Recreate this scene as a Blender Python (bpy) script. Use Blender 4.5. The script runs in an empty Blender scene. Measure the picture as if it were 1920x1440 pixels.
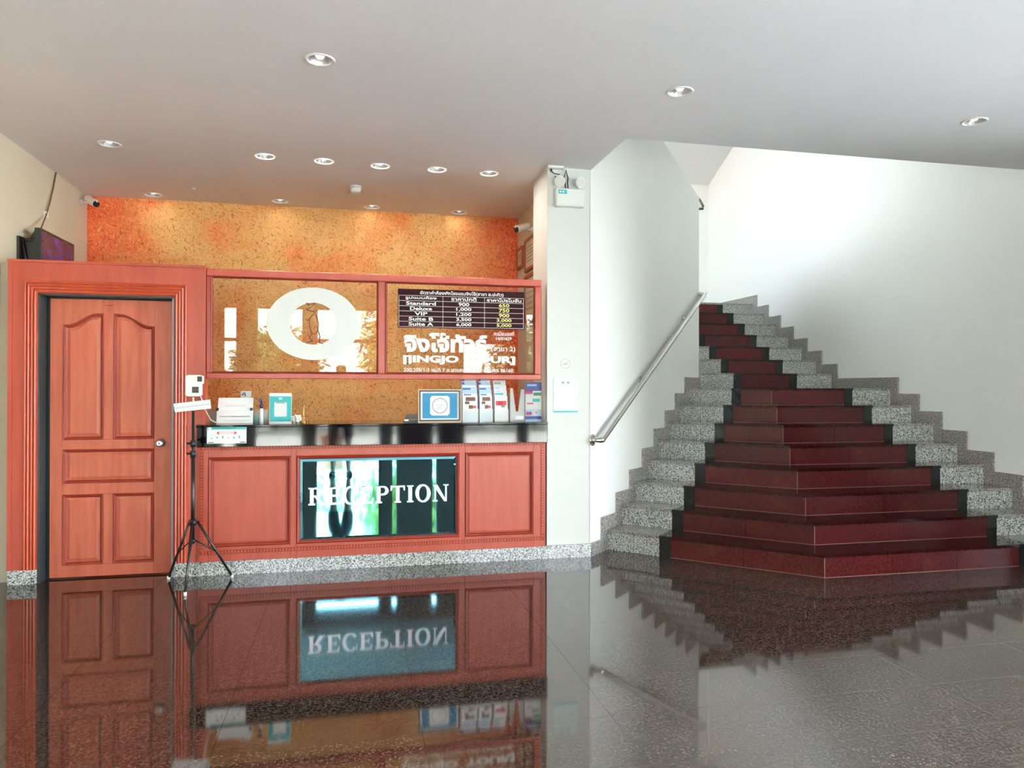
import bpy, bmesh, math, random
from mathutils import Vector, Matrix
random.seed(7)
PI = math.pi
sc = bpy.context.scene
C = sc.collection

# ------------------------------------------------------------------ camera, world, sun, exposure
HC = 1.38
F, YAW, PITCH, ROLL = 1382.117, 0.217935, 0.0043019, 0.0018220
def ray(u, v):
    r3 = (u-960)/F; u3 = -(v-720)/F
    c, s = math.cos(ROLL), math.sin(ROLL); r = r3*c-u3*s; u2 = r3*s+u3*c
    c, s = math.cos(PITCH), math.sin(PITCH); fw = c-u2*s; up = s+u2*c
    c, s = math.cos(YAW), math.sin(YAW)
    return Vector((fw*s+r*c, fw*c-r*s, up))
O = Vector((0, 0, HC))
def at_y(u, v, Y): d = ray(u, v); return O+d*(Y/d.y)
def at_x(u, v, X): d = ray(u, v); return O+d*(X/d.x)
def at_z(u, v, Z): d = ray(u, v); return O+d*((Z-HC)/d.z)
def at_d(u, v, c): d = ray(u, v); return O+d*(c/(d.y-d.x))
fwd = ray(960, 720).normalized()
right = (ray(961, 720)-ray(960, 720)).normalized()
upv = right.cross(fwd).normalized()
cam = bpy.data.objects.new('camera', bpy.data.cameras.new('camera'))
C.objects.link(cam)
cam.data.sensor_fit = 'HORIZONTAL'; cam.data.sensor_width = 36
cam.data.lens = 36*F/1920
cam.data.clip_start = 0.05; cam.data.clip_end = 300
m = Matrix.Identity(4)
for i in range(3):
    m[i][0] = right[i]; m[i][1] = upv[i]; m[i][2] = -fwd[i]; m[i][3] = O[i]
cam.matrix_world = m
sc.camera = cam
sc.view_settings.view_transform = 'Standard'
sc.view_settings.look = 'None'
sc.view_settings.exposure = 1.97
sc.view_settings.gamma = 1
sc.view_settings.use_curve_mapping = False
cy = sc.cycles
cy.use_denoising = True
cy.max_bounces = 12; cy.diffuse_bounces = 6; cy.glossy_bounces = 6; cy.transparent_max_bounces = 16
cy.transmission_bounces = 6; cy.caustics_reflective = False; cy.caustics_refractive = False
cy.sample_clamp_indirect = 6

world = bpy.data.worlds.new('sky'); sc.world = world; world.use_nodes = True
nt = world.node_tree; nt.nodes.clear()
wo = nt.nodes.new('ShaderNodeOutputWorld'); bg = nt.nodes.new('ShaderNodeBackground')
tc = nt.nodes.new('ShaderNodeTexCoord'); sx = nt.nodes.new('ShaderNodeSeparateXYZ'); rp = nt.nodes.new('ShaderNodeValToRGB')
rp.color_ramp.elements[0].position = 0.0; rp.color_ramp.elements[0].color = (0.93, 0.97, 1.0, 1)
rp.color_ramp.elements[1].position = 0.8; rp.color_ramp.elements[1].color = (0.62, 0.78, 1.0, 1)
nt.links.new(tc.outputs['Generated'], sx.inputs[0]); nt.links.new(sx.outputs['Z'], rp.inputs[0])
nt.links.new(rp.outputs[0], bg.inputs['Color']); bg.inputs['Strength'].default_value = 7.0
nt.links.new(bg.outputs[0], wo.inputs['Surface'])

sun = bpy.data.objects.new('sun', bpy.data.lights.new('sun', 'SUN')); C.objects.link(sun)
sun.data.energy = 52; sun.data.angle = math.radians(1.5); sun.data.color = (1.0, 0.95, 0.86)
sun.rotation_euler = Vector((0.62, -0.05, -0.75)).to_track_quat('-Z', 'Y').to_euler()

def area(name, loc, size, direction, energy, color=(1, 1, 1), portal=False):
    l = bpy.data.lights.new(name, 'AREA'); l.shape = 'RECTANGLE'; l.size, l.size_y = size
    l.energy = energy; l.color = color
    if portal: l.cycles.is_portal = True
    o = bpy.data.objects.new(name, l); C.objects.link(o); o.location = loc
    o.rotation_euler = Vector(direction).to_track_quat('-Z', 'Y').to_euler(); return o

# ------------------------------------------------------------------ room constants (metres)
XL, XR, H = -2.395, 5.650, 3.163
YC, YOR, YBK, YF = 5.750, 7.590, 10.900, -3.0
XH, YH = 1.935, 4.970           # stairwell opening in the ceiling: left edge, front edge
CD = 3.821                      # oblique wall: y - x = CD
h, T, LAND = 0.17176, 0.29457, 0.98370
Y1, XA1 = 4.733, 3.3718
def YK(k): return Y1+(k-1)*T+(LAND-T if k >= 9 else 0)

# windows of the street side (behind the camera)
GW = [(-2.34, -2.02, 0.0, 2.92), (-1.74, -.82, 0.0, 2.92), (-.64, 0.62, 0.0, 2.92), (.82, .93, 0.0, 2.92), (1.60, 1.71, 0.0, 2.92), (2.2, 3.35, 0.0, 2.3), (3.5, 5.45, 0.0, 2.92)]
for gx0, gx1, gz0, gz1 in GW:
    area('daylight_portal', ((gx0+gx1)/2, YF-0.12, (gz0+gz1)/2), (gx1-gx0, gz1-gz0), (0, 1, 0), 1, portal=True)
area('daylight_portal', (XH-.2, 8.9, 3.85), (1.4, 1.3), (1, 0, 0), 1, portal=True)
area('daylight_portal', (XR+.1, .95, 1.5), (6.5, 2.8), (-1, 0, 0), 1, portal=True)
SW = (2.15, 3.65, 3.15, 4.3)     # stair landing window
area('daylight_portal', ((SW[0]+SW[1])/2, YBK+0.12, (SW[2]+SW[3])/2), (SW[1]-SW[0], SW[3]-SW[2]), (0, -1, 0), 1, portal=True)

# ------------------------------------------------------------------ materials
MATS = {}
def mat(name, col, rough=0.5, metal=0.0, ior=1.5, coat=0.0, spec=0.5, alpha=1.0, build=None):
    if name in MATS: return MATS[name]
    ma = bpy.data.materials.new(name); ma.use_nodes = True
    n = ma.node_tree; b = n.nodes['Principled BSDF']
    b.inputs['Base Color'].default_value = (*col, 1); b.inputs['Roughness'].default_value = rough
    b.inputs['Metallic'].default_value = metal; b.inputs['IOR'].default_value = ior
    b.inputs['Coat Weight'].default_value = coat; b.inputs['Coat Roughness'].default_value = 0.05
    b.inputs['Specular IOR Level'].default_value = spec; b.inputs['Alpha'].default_value = alpha
    ma.diffuse_color = (*col, 1)
    if build: build(n, b)
    MATS[name] = ma; return ma
def node(n, t, **kw):
    x = n.nodes.new(t)
    for k, v in kw.items():
        if k in x.inputs.keys(): x.inputs[k].default_value = v
        else: setattr(x, k, v)
    return x
def coords(n, scale=(1, 1, 1), kind='Object'):
    t = n.nodes.new('ShaderNodeTexCoord'); mp = n.nodes.new('ShaderNodeMapping')
    mp.inputs['Scale'].default_value = scale
    n.links.new(t.outputs[kind], mp.inputs['Vector']); return mp.outputs[0]
def ramp(n, fac, stops):
    r = n.nodes.new('ShaderNodeValToRGB'); e = r.color_ramp.elements
    e[0].position, e[0].color = stops[0][0], (*stops[0][1], 1)
    e[1].position, e[1].color = stops[1][0], (*stops[1][1], 1)
    for p, c in stops[2:]:
        q = e.new(p); q.color = (*c, 1)
    n.links.new(fac, r.inputs[0]); return r.outputs[0]
def mix(n, a, b, fac, mode='MIX'):
    x = n.nodes.new('ShaderNodeMix'); x.data_type = 'RGBA'; x.blend_type = mode
    if isinstance(fac, (int, float)): x.inputs[0].default_value = fac
    else: n.links.new(fac, x.inputs[0])
    for i, v in ((6, a), (7, b)):
        if isinstance(v, tuple): x.inputs[i].default_value = (*v, 1)
        else: n.links.new(v, x.inputs[i])
    return x.outputs[2]
def bump(n, b, height, strength, dist=0.01):
    x = n.nodes.new('ShaderNodeBump'); x.inputs['Strength'].default_value = strength; x.inputs['Distance'].default_value = dist
    n.links.new(height, x.inputs['Height']); n.links.new(x.outputs[0], b.inputs['Normal'])

def plaster(c1, c2):
    def f(n, b):
        v = coords(n)
        t = node(n, 'ShaderNodeTexNoise', Scale=1.3, Detail=4.0); n.links.new(v, t.inputs[0])
        n.links.new(ramp(n, t.outputs[0], [(0.35, c1), (0.7, c2)]), b.inputs['Base Color'])
        t2 = node(n, 'ShaderNodeTexNoise', Scale=60.0, Detail=3.0); n.links.new(v, t2.inputs[0])
        bump(n, b, t2.outputs[0], 0.06, 0.004)
    return f
M_white = mat('white_plaster', (.8, .8, .76), .55, build=plaster((.80, .80, .755), (.83, .83, .79)))
M_stairw = mat('stair_plaster_light_lifted', (.88, .88, .85), .5, build=plaster((.87, .88, .85), (.90, .905, .88)))  # white plaster lightened so the stair walls look more strongly lit
M_pillar = mat('pillar_plaster_light_dimmed', (.7, .71, .68), .5, build=plaster((.67, .685, .655), (.70, .715, .685)))  # white plaster darkened to hold back the light on the pillar
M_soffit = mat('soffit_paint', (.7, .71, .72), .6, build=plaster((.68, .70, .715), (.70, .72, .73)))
M_cream = mat('cream_plaster', (.7, .66, .52), .6, build=plaster((.57, .52, .40), (.61, .56, .43)))
M_ceil = mat('ceiling_paint', (.62, .62, .62), .7, build=plaster((.78, .765, .79), (.81, .795, .82)))

def gran(stops, scale, rnd=0.0):
    def f(n, b):
        v = coords(n)
        t = node(n, 'ShaderNodeTexNoise', Scale=scale, Detail=3.0, Roughness=0.75); n.links.new(v, t.inputs[0])
        vo = node(n, 'ShaderNodeTexVoronoi', Scale=scale*1.1); n.links.new(v, vo.inputs[0])
        mth = node(n, 'ShaderNodeMath', operation='MULTIPLY_ADD'); mth.inputs[1].default_value = 0.35; 
        n.links.new(vo.outputs['Distance'], mth.inputs[0]); n.links.new(t.outputs[0], mth.inputs[2])
        col = ramp(n, mth.outputs[0], stops)
        if rnd:
            oi = n.nodes.new('ShaderNodeObjectInfo')
            mr = node(n, 'ShaderNodeMapRange'); mr.inputs['To Min'].default_value = 1-rnd; mr.inputs['To Max'].default_value = 1+rnd
            n.links.new(oi.outputs['Random'], mr.inputs[0])
            cc = n.nodes.new('ShaderNodeCombineColor')
            for i in range(3): n.links.new(mr.outputs[0], cc.inputs[i])
            col = mix(n, col, cc.outputs[0], 1.0, 'MULTIPLY')
        n.links.new(col, b.inputs['Base Color'])
    return f
M_gran = mat('white_granite', (.5, .5, .48), .16, ior=1.55, build=gran([(.52, (.018, .02, .022)), (.60, (.13, .13, .125)), (.69, (.42, .43, .41)), (.84, (.64, .65, .63))], 95, .08))
M_gskirt = mat('granite_skirting_reflect_tint', (.3, .28, .26), .2, ior=1.5, build=gran([(.50, (.03, .026, .024)), (.58, (.15, .13, .12)), (.66, (.33, .30, .28)), (.80, (.44, .42, .40))], 95, .08))  # white granite darkened, the dark red it reflects put into the colour
M_gtread = mat('granite_tread_reflect_tint', (.3, .28, .26), .07, ior=1.7, build=gran([(.50, (.02, .018, .017)), (.58, (.10, .085, .075)), (.66, (.27, .25, .225)), (.80, (.36, .34, .32))], 95, .08))  # same granite as the risers, dark reflections put into its colour
M_floor = mat('brown_granite', (.03, .02, .015), .05, ior=1.98, build=gran([(.50, (.003, .002, .002)), (.61, (.011, .006, .005)), (.70, (.045, .025, .018)), (.82, (.10, .07, .052))], 85, .12))
M_grout = mat('tile_joint', (.02, .018, .016), .8)
M_black = mat('black_granite', (.004, .004, .006), .06, ior=1.45, build=gran([(.5, (.003, .003, .004)), (.7, (.012, .012, .014))], 120))
def redgran(n, b):
    v = coords(n)
    t = node(n, 'ShaderNodeTexNoise', Scale=70.0, Detail=3.0, Roughness=.7); n.links.new(v, t.inputs[0])
    col = ramp(n, t.outputs[0], [(.35, (.045, .004, .005)), (.65, (.092, .012, .012))])
    t2 = node(n, 'ShaderNodeTexNoise', Scale=5.0, Detail=5.0); n.links.new(v, t2.inputs[0])
    col = mix(n, col, (.11, .03, .025), ramp(n, t2.outputs[0], [(.58, (0, 0, 0)), (.78, (.45, .45, .45))]))
    oi = n.nodes.new('ShaderNodeObjectInfo'); mr = node(n, 'ShaderNodeMapRange'); mr.inputs['To Min'].default_value = .78; mr.inputs['To Max'].default_value = 1.15
    n.links.new(oi.outputs['Random'], mr.inputs[0]); cc = n.nodes.new('ShaderNodeCombineColor')
    for i in range(3): n.links.new(mr.outputs[0], cc.inputs[i])
    n.links.new(mix(n, col, cc.outputs[0], 1.0, 'MULTIPLY'), b.inputs['Base Color'])
M_red = mat('red_granite', (.12, .015, .015), .2, ior=1.4, build=redgran)
M_redt = mat('red_granite_tread', (.05, .006, .006), .08, ior=1.36, build=gran([(.5, (.012, .001, .001)), (.7, (.03, .004, .004))], 90, .1))
M_joint = mat('pale_joint_filler', (.17, .07, .06), .6)

def wood(base, dark, grain=1.0, rough=.38):
    def f(n, b):
        v = coords(n, (9, 9, .9))
        t = node(n, 'ShaderNodeTexNoise', Scale=2.2, Detail=6.0, Roughness=.6); n.links.new(v, t.inputs[0])
        col = ramp(n, t.outputs[0], [(.3, dark), (.62, base)])
        v2 = coords(n, (1, 1, 1)); t2 = node(n, 'ShaderNodeTexNoise', Scale=2.0, Detail=2.0); n.links.new(v2, t2.inputs[0])
        col = mix(n, col, tuple(x*.86 for x in base), ramp(n, t2.outputs[0], [(.4, (0, 0, 0)), (.7, (.6*grain,)*3)]))
        n.links.new(col, b.inputs['Base Color'])
        bump(n, b, t.outputs[0], .05*grain, .004)
    return f
M_wood = mat('red_stained_wood', (.5, .09, .04), .34, build=wood((.45, .078, .048), (.38, .058, .034), .5))
M_door = mat('door_wood', (.6, .13, .055), .36, build=wood((.54, .135, .078), (.42, .080, .042), 1.0))
M_mould = mat('moulding_wood', (.5, .06, .02), .3, build=wood((.56, .085, .03), (.46, .06, .02), .5))
M_moulddk = mat('moulding_groove', (.28, .03, .015), .45, build=wood((.30, .034, .018), (.24, .025, .012), .5))
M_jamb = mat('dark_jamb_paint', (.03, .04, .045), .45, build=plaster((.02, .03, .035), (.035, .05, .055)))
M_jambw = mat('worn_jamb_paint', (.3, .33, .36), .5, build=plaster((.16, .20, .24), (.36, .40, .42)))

def goldwall(n, b):
    v = coords(n, (1, 1, 1))
    wn = node(n, 'ShaderNodeTexNoise', Scale=9.0, Detail=2.0); n.links.new(v, wn.inputs[0])
    vv = mix(n, v, wn.outputs['Color'], .12)
    st = node(n, 'ShaderNodeTexNoise', Scale=17.0, Detail=2.5, Distortion=4.5, Roughness=.5); n.links.new(vv, st.inputs[0])
    broad = node(n, 'ShaderNodeTexNoise', Scale=2.1, Detail=3.0); n.links.new(v, broad.inputs[0])
    gold = mix(n, (1.0, .56, .20), (1.0, .33, .09), ramp(n, broad.outputs[0], [(.46, (0, 0, 0)), (.68, (1, 1, 1))]))
    # gold in the middle of the wall, turning red-orange towards the side margins
    sx = n.nodes.new('ShaderNodeSeparateXYZ'); n.links.new(v, sx.inputs[0])
    sub = node(n, 'ShaderNodeMath', operation='ADD'); sub.inputs[1].default_value = .33; n.links.new(sx.outputs[0], sub.inputs[0])
    ab = node(n, 'ShaderNodeMath', operation='ABSOLUTE'); n.links.new(sub.outputs[0], ab.inputs[0])
    nz = node(n, 'ShaderNodeMath', operation='MULTIPLY_ADD'); nz.inputs[1].default_value = .7; n.links.new(broad.outputs[0], nz.inputs[0]); n.links.new(ab.outputs[0], nz.inputs[2])
    dv = node(n, 'ShaderNodeMath', operation='DIVIDE'); dv.inputs[1].default_value = 2.6; n.links.new(nz.outputs[0], dv.inputs[0])
    edge = ramp(n, dv.outputs[0], [(.62, (0, 0, 0)), (.95, (1, 1, 1))])
    col = mix(n, gold, (.88, .11, .025), edge)
    dark = ramp(n, st.outputs[0], [(.34, (.50, .33, .24)), (.46, (1, 1, 1))])
    col = mix(n, col, dark, .85, 'MULTIPLY')
    hi = ramp(n, st.outputs[0], [(.56, (0, 0, 0)), (.68, (.7, .7, .7))])
    col = mix(n, col, (1.0, .58, .26), hi)
    n.links.new(col, b.inputs['Base Color'])
    bump(n, b, st.outputs[0], .9, .012)
M_gold = mat('gold_orange_relief_paint', (.8, .3, .08), .42, build=goldwall)

M_steel = mat('stainless_steel', (.72, .70, .64), .16, metal=1)
M_chrome = mat('brushed_silver', (.66, .65, .70), .28, metal=1)
M_plastic = mat('white_plastic', (.82, .83, .82), .35)
M_offw = mat('off_white_plastic', (.70, .70, .66), .4)
M_dark = mat('black_plastic', (.012, .012, .013), .35)
M_blackm = mat('black_metal', (.012, .012, .012), .3, spec=.6)
M_paper = mat('white_paper', (.82, .83, .84), .6)
M_ink = mat('grey_ink', (.10, .11, .13), .6)
M_ink2 = mat('faint_ink', (.34, .36, .40), .6)
M_teal = mat('teal_print', (.04, .45, .46), .5)
M_tealdk = mat('dark_teal_print', (.01, .20, .20), .5)
M_blue = mat('blue_card', (.01, .22, .42), .5)
M_navy = mat('navy_print', (.02, .05, .30), .4)
M_redp = mat('red_print', (.65, .03, .05), .5)
M_pink = mat('magenta_print', (.45, .03, .16), .5)
M_skyp = mat('pale_blue_print', (.42, .60, .80), .45)
M_brownp = mat('brown_print', (.16, .07, .04), .5)
M_green = mat('green_print', (.05, .30, .18), .5)
M_maroon = mat('maroon_board', (.03, .004, .006), .6, spec=.15)
M_vinyl = mat('white_vinyl', (.86, .86, .84), .45)
M_yellow = mat('pale_yellow_vinyl', (.80, .72, .22), .45)
M_frost = mat('frosted_vinyl', (.86, .88, .86), .4, alpha=.80)
M_brass = mat('brass', (.6, .36, .12), .3, metal=1)
M_oak = mat('frame_wood', (.36, .10, .04), .4, build=wood((.40, .11, .045), (.28, .06, .02), 1.0))
M_acry = mat('clear_acrylic', (.75, .80, .80), .08, alpha=.35)
M_gel = mat('blue_pump', (.01, .02, .16), .3)
M_tube = mat('lamp_reflector', (.42, .40, .41), .25, metal=.25)
def lit(n, b): b.inputs['Emission Color'].default_value = (1, .93, .88, 1); b.inputs['Emission Strength'].default_value = .35
M_bulb = mat('lamp_glass', (.9, .9, .9), .1, coat=.5, build=lit)
def screen(n, b):
    v = coords(n, (1, 1, 1)); t = node(n, 'ShaderNodeTexNoise', Scale=9.0, Detail=1.0); n.links.new(v, t.inputs[0])
    c = ramp(n, t.outputs[0], [(.35, (.035, .006, .02)), (.65, (.10, .03, .17))]); n.links.new(c, b.inputs['Base Color'])
    n.links.new(c, b.inputs['Emission Color']); b.inputs['Emission Strength'].default_value = .03
M_screen = mat('purple_screen', (.06, .02, .1), .15, build=screen)

def mirror_mat():
    ma = bpy.data.materials.new('blue_mirror'); ma.use_nodes = True; n = ma.node_tree; b = n.nodes['Principled BSDF']
    b.inputs['Base Color'].default_value = (.22, .62, .78, 1); b.inputs['Metallic'].default_value = 1; b.inputs['Roughness'].default_value = .015
    return ma
M_mirror = mirror_mat()
def glass_mat(name, ior, tint):
    ma = bpy.data.materials.new(name); ma.use_nodes = True; n = ma.node_tree; n.nodes.clear()
    o = n.nodes.new('ShaderNodeOutputMaterial'); mx = n.nodes.new('ShaderNodeMixShader'); f = n.nodes.new('ShaderNodeFresnel'); f.inputs[0].default_value = ior
    tr = n.nodes.new('ShaderNodeBsdfTransparent'); tr.inputs[0].default_value = (*tint, 1); g = n.nodes.new('ShaderNodeBsdfGlossy'); g.inputs['Roughness'].default_value = .0
    n.links.new(f.outputs[0], mx.inputs[0]); n.links.new(tr.outputs[0], mx.inputs[1]); n.links.new(g.outputs[0], mx.inputs[2]); n.links.new(mx.outputs[0], o.inputs[0])
    return ma
M_glass = glass_mat('clear_glass', 1.5, (.97, .98, .97))
M_sglass = glass_mat('screen_glass', 1.38, (.98, .985, .98))

# ------------------------------------------------------------------ mesh helpers
class MB:
    def __init__(s): s.v = []; s.f = []; s.m = []; s.sm = []
    def add(s, vs, fs, mi=0, smooth=False):
        o = len(s.v); s.v += [tuple(p) for p in vs]
        for f in fs: s.f.append([i+o for i in f]); s.m.append(mi); s.sm.append(smooth)
        return s
    def box(s, x0, x1, y0, y1, z0, z1, mi=0):
        x0, x1 = min(x0, x1), max(x0, x1); y0, y1 = min(y0, y1), max(y0, y1); z0, z1 = min(z0, z1), max(z0, z1)
        vs = [(x0, y0, z0), (x1, y0, z0), (x1, y1, z0), (x0, y1, z0), (x0, y0, z1), (x1, y0, z1), (x1, y1, z1), (x0, y1, z1)]
        return s.add(vs, [(0, 3, 2, 1), (4, 5, 6, 7), (0, 1, 5, 4), (1, 2, 6, 5), (2, 3, 7, 6), (3, 0, 4, 7)], mi)
    def bbox(s, x0, x1, y0, y1, z0, z1, r=.004, mi=0):   # box with chamfered edges towards -y
        r = min(r, (x1-x0)/3, (z1-z0)/3)
        a = [(x0, y1, z0), (x1, y1, z0), (x1, y1, z1), (x0, y1, z1)]
        b = [(x0, y0+r, z0), (x1, y0+r, z0), (x1, y0+r, z1), (x0, y0+r, z1)]
        c = [(x0+r, y0, z0+r), (x1-r, y0, z0+r), (x1-r, y0, z1-r), (x0+r, y0, z1-r)]
        fs = [(3, 2, 1, 0), (8, 9, 10, 11)]
        for i in range(4):
            j = (i+1) % 4; fs += [(i, j, 4+j, 4+i), (4+i, 4+j, 8+j, 8+i)]
        return s.add(a+b+c, fs, mi)
    def prism(s, poly, z0, z1, mi=0):       # plan polygon (counter-clockwise seen from above)
        n = len(poly)
        ar = sum(poly[i][0]*poly[(i+1) % n][1]-poly[(i+1) % n][0]*poly[i][1] for i in range(n))
        if ar < 0: poly = poly[::-1]
        vs = [(p[0], p[1], z0) for p in poly]+[(p[0], p[1], z1) for p in poly]
        fs = [tuple(range(n-1, -1, -1)), tuple(range(n, 2*n))]+[(i, (i+1) % n, n+(i+1) % n, n+i) for i in range(n)]
        return s.add(vs, fs, mi)
    def xz(s, poly, y0, y1, mi=0):          # polygon in the x-z plane, y0 in front
        n = len(poly)
        ar = sum(poly[i][0]*poly[(i+1) % n][1]-poly[(i+1) % n][0]*poly[i][1] for i in range(n))
        if ar < 0: poly = poly[::-1]
        vs = [(p[0], y0, p[1]) for p in poly]+[(p[0], y1, p[1]) for p in poly]
        fs = [tuple(range(n)), tuple(range(2*n-1, n-1, -1))]+[(i, n+i, n+(i+1) % n, (i+1) % n) for i in range(n)]
        return s.add(vs, fs, mi)
    def hexa(s, vs, mi=0): return s.add(vs, [(0, 3, 2, 1), (4, 5, 6, 7), (0, 1, 5, 4), (1, 2, 6, 5), (2, 3, 7, 6), (3, 0, 4, 7)], mi)
    def lathe(s, prof, c=(0, 0, 0), n=20, axis='Z', mi=0, cap=True):
        vs = []
        for r, z in prof:
            for i in range(n):
                a = 2*PI*i/n; x, y = r*math.cos(a), r*math.sin(a)
                p = {'Z': (x, y, z), 'Y': (x, z, -y), 'X': (z, x, y)}[axis]
                vs.append((p[0]+c[0], p[1]+c[1], p[2]+c[2]))
        fs = []
        for k in range(len(prof)-1):
            for i in range(n):
                j = (i+1) % n; fs.append((k*n+i, k*n+j, (k+1)*n+j, (k+1)*n+i))
        s.add(vs, fs, mi, True)
        if cap:
            o = len(s.v)-len(vs)
            s.f.append([o+i for i in range(n-1, -1, -1)]); s.m.append(mi); s.sm.append(False)
            s.f.append([o+(len(prof)-1)*n+i for i in range(n)]); s.m.append(mi); s.sm.append(False)
        return s
    def tube(s, pts, r, n=8, mi=0, smooth=True):
        pts = [Vector(p) for p in pts]; rs = r if isinstance(r, (list, tuple)) else [r]*len(pts)
        vs = []; ref = None
        for i, p in enumerate(pts):
            d = (pts[min(i+1, len(pts)-1)]-pts[max(i-1, 0)]).normalized()
            if ref is None: ref = Vector((0, 0, 1)) if abs(d.z) < .9 else Vector((1, 0, 0))
            a = (ref-d*ref.dot(d)).normalized(); b = d.cross(a); ref = a
            for k in range(n):
                t = 2*PI*k/n; vs.append(p+(a*math.cos(t)+b*math.sin(t))*rs[i])
        fs = []
        for i in range(len(pts)-1):
            for k in range(n):
                j = (k+1) % n; fs.append((i*n+k, i*n+j, (i+1)*n+j, (i+1)*n+k))
        s.add(vs, fs, mi, smooth)
        o = len(s.v)-len(vs)
        s.f.append([o+i for i in range(n-1, -1, -1)]); s.m.append(mi); s.sm.append(False)
        s.f.append([o+(len(pts)-1)*n+i for i in range(n)]); s.m.append(mi); s.sm.append(False)
        return s
    def build(s, name, mats, parent=None, loc=None):
        me = bpy.data.meshes.new(name); me.from_pydata(s.v, [], s.f)
        for q in (mats if isinstance(mats, (list, tuple)) else [mats]): me.materials.append(q)
        for i, p in enumerate(me.polygons): p.material_index = s.m[i]; p.use_smooth = s.sm[i]
        me.update()
        return link(name, me, parent, loc)
def link(name, me, parent=None, loc=None):
    o = bpy.data.objects.new(name, me); C.objects.link(o)
    if parent is not None:
        o.parent = parent
        if loc is None: o.location = -parent.location      # meshes are written in world metres
    if loc is not None: o.location = loc
    return o
WORLDLOC = {}
def local(o, root):     # sub-part under a part whose mesh is in world metres
    o.parent = root; o.location = (0, 0, 0); return o
def thing(name, label, cat, loc=(0, 0, 0), group=None):
    o = bpy.data.objects.new(name, None); C.objects.link(o); o.location = loc; o.empty_display_size = .1
    return tag(o, label, cat, group)
def tag(o, label, cat, group=None):
    o['label'] = label; o['category'] = cat
    if group: o['group'] = group
    return o
def struct(o, label=None):
    o['kind'] = 'structure'
    if label: o['label'] = label
    return o
def text(name, body, x0, x1, z0, z1, y, ma, parent=None, bold=0.0, depth=.0015, sub=None):
    cu = bpy.data.curves.new(name, 'FONT'); cu.body = body; cu.size = 1; cu.offset = bold; cu.extrude = .01
    cu.resolution_u = 3
    to = bpy.data.objects.new('t', cu); C.objects.link(to)
    dg = bpy.context.evaluated_depsgraph_get(); dg.update()
    me = bpy.data.meshes.new_from_object(to.evaluated_get(dg)); bpy.data.objects.remove(to)
    xs = [v.co.x for v in me.vertices]; ys = [v.co.y for v in me.vertices]
    if not xs: return None
    ax, bx_, ay, by = min(xs), max(xs), min(ys), max(ys)
    for v in me.vertices:
        c = v.co.copy(); v.co = (x0+(c.x-ax)/(bx_-ax)*(x1-x0), y-(depth if c.z > 0 else 0), z0+(c.y-ay)/(by-ay)*(z1-z0))
    me.materials.clear(); me.materials.append(ma); me.name = name
    if sub is not None: return local(link(name, me), sub)
    return link(name, me, parent)
def rect(u0, v0, u1, v1, Y):
    a = at_y(u0, v0, Y); b = at_y(u1, v1, Y); return a.x, b.x, b.z, a.z      # x0,x1,z0,z1

# ================================================================== STRUCTURE
# floor: slab with separate polished granite tiles
TX, TY = 0.79, 0.395
fl = struct(MB().box(XL-.2, XR+.2, YF-.2, YBK+.2, -.25, -.012).build('floor', M_grout), 'polished dark brown granite tiled floor')
tile_mesh = None
gx = 1.08-TX*5
while gx < XR:
    gy = 2.54-TY*14
    while gy < 6.0:
        x0, x1 = max(gx, XL), min(gx+TX, XR); y0 = max(gy, YF)
        if x1-x0 > .02 and y0 < gy+TY-.01:
            full = abs(x1-x0-TX) < 1e-4 and abs(y0-gy) < 1e-4
            if full and tile_mesh: o = link('tile', tile_mesh)
            else:
                g = .0007; w = x1-x0; d = gy+TY-y0
                o = MB().hexa([(g, g, -.012), (w-g, g, -.012), (w-g, d-g, -.012), (g, d-g, -.012), (g, g, 0), (w-g, g, 0), (w-g, d-g, 0), (g, d-g, 0)]).build('tile', M_floor)
                if full: tile_mesh = o.data
            o.parent = fl; o.location = (x0, y0, 0)
        gy += TY
    gx += TX
MB().box(XL, XH, 6.095, YBK, -.012, -.001).build('alcove_paving', M_floor, fl)

# ceiling with the stairwell opening and holes for the downlights
LAMPS = [(600, 112), (1275, 172), (1827, 228), (205, 270), (497, 293), (607, 302), (713, 311), (819, 318), (917, 325), (287, 365), (525, 377), (697, 388), (861, 398)]
lamp_pos = [at_z(u, v, H) for u, v in LAMPS]
mb = MB().prism([(XL-.2, YF-.2), (XR+.2, YF-.2), (XR+.2, YH), (XH, YH), (XH, YOR+.2), (XL-.2, YOR+.2)], H, H+.22)
ce = struct(mb.build('ceiling', M_ceil), 'flat grey painted ceiling with recessed downlights')
cut = MB()
for p in lamp_pos: cut.lathe([(.068, H-.05), (.068, H+.12)], (p.x, p.y, 0), 24)
co = cut.build('cut', M_ceil); bm_ = ce.modifiers.new('b', 'BOOLEAN'); bm_.object = co; bm_.operation = 'DIFFERENCE'; bm_.solver = 'EXACT'
dg = bpy.context.evaluated_depsgraph_get(); me2 = bpy.data.meshes.new_from_object(ce.evaluated_get(dg))
ce.modifiers.clear(); ce.data = me2; bpy.data.objects.remove(co)

struct(MB().box(XL-.2, XL, YF-.2, YOR+.2, 0, H+.2).build('wall_left', M_cream), 'cream painted left wall')
struct(MB().box(XL, 1.95, YOR, YOR+.2, 0, H+.2).build('wall_back', M_gold), 'orange and gold relief painted wall behind the counter')
struct(MB().prism([(1.743, 6.20), (1.95, 6.20), (1.95, YOR), (1.743, YOR)], 0, H).build('wall_alcove', M_cream), 'cream side wall of the reception alcove')
struct(MB().prism([(1.565, YC+.005), (1.926, YC+.005), (2.10, 5.93), (2.10, 6.22), (1.565, 6.22)], 0, H).build('wall_pillar', M_pillar), 'white pillar between counter and stairs')
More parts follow.
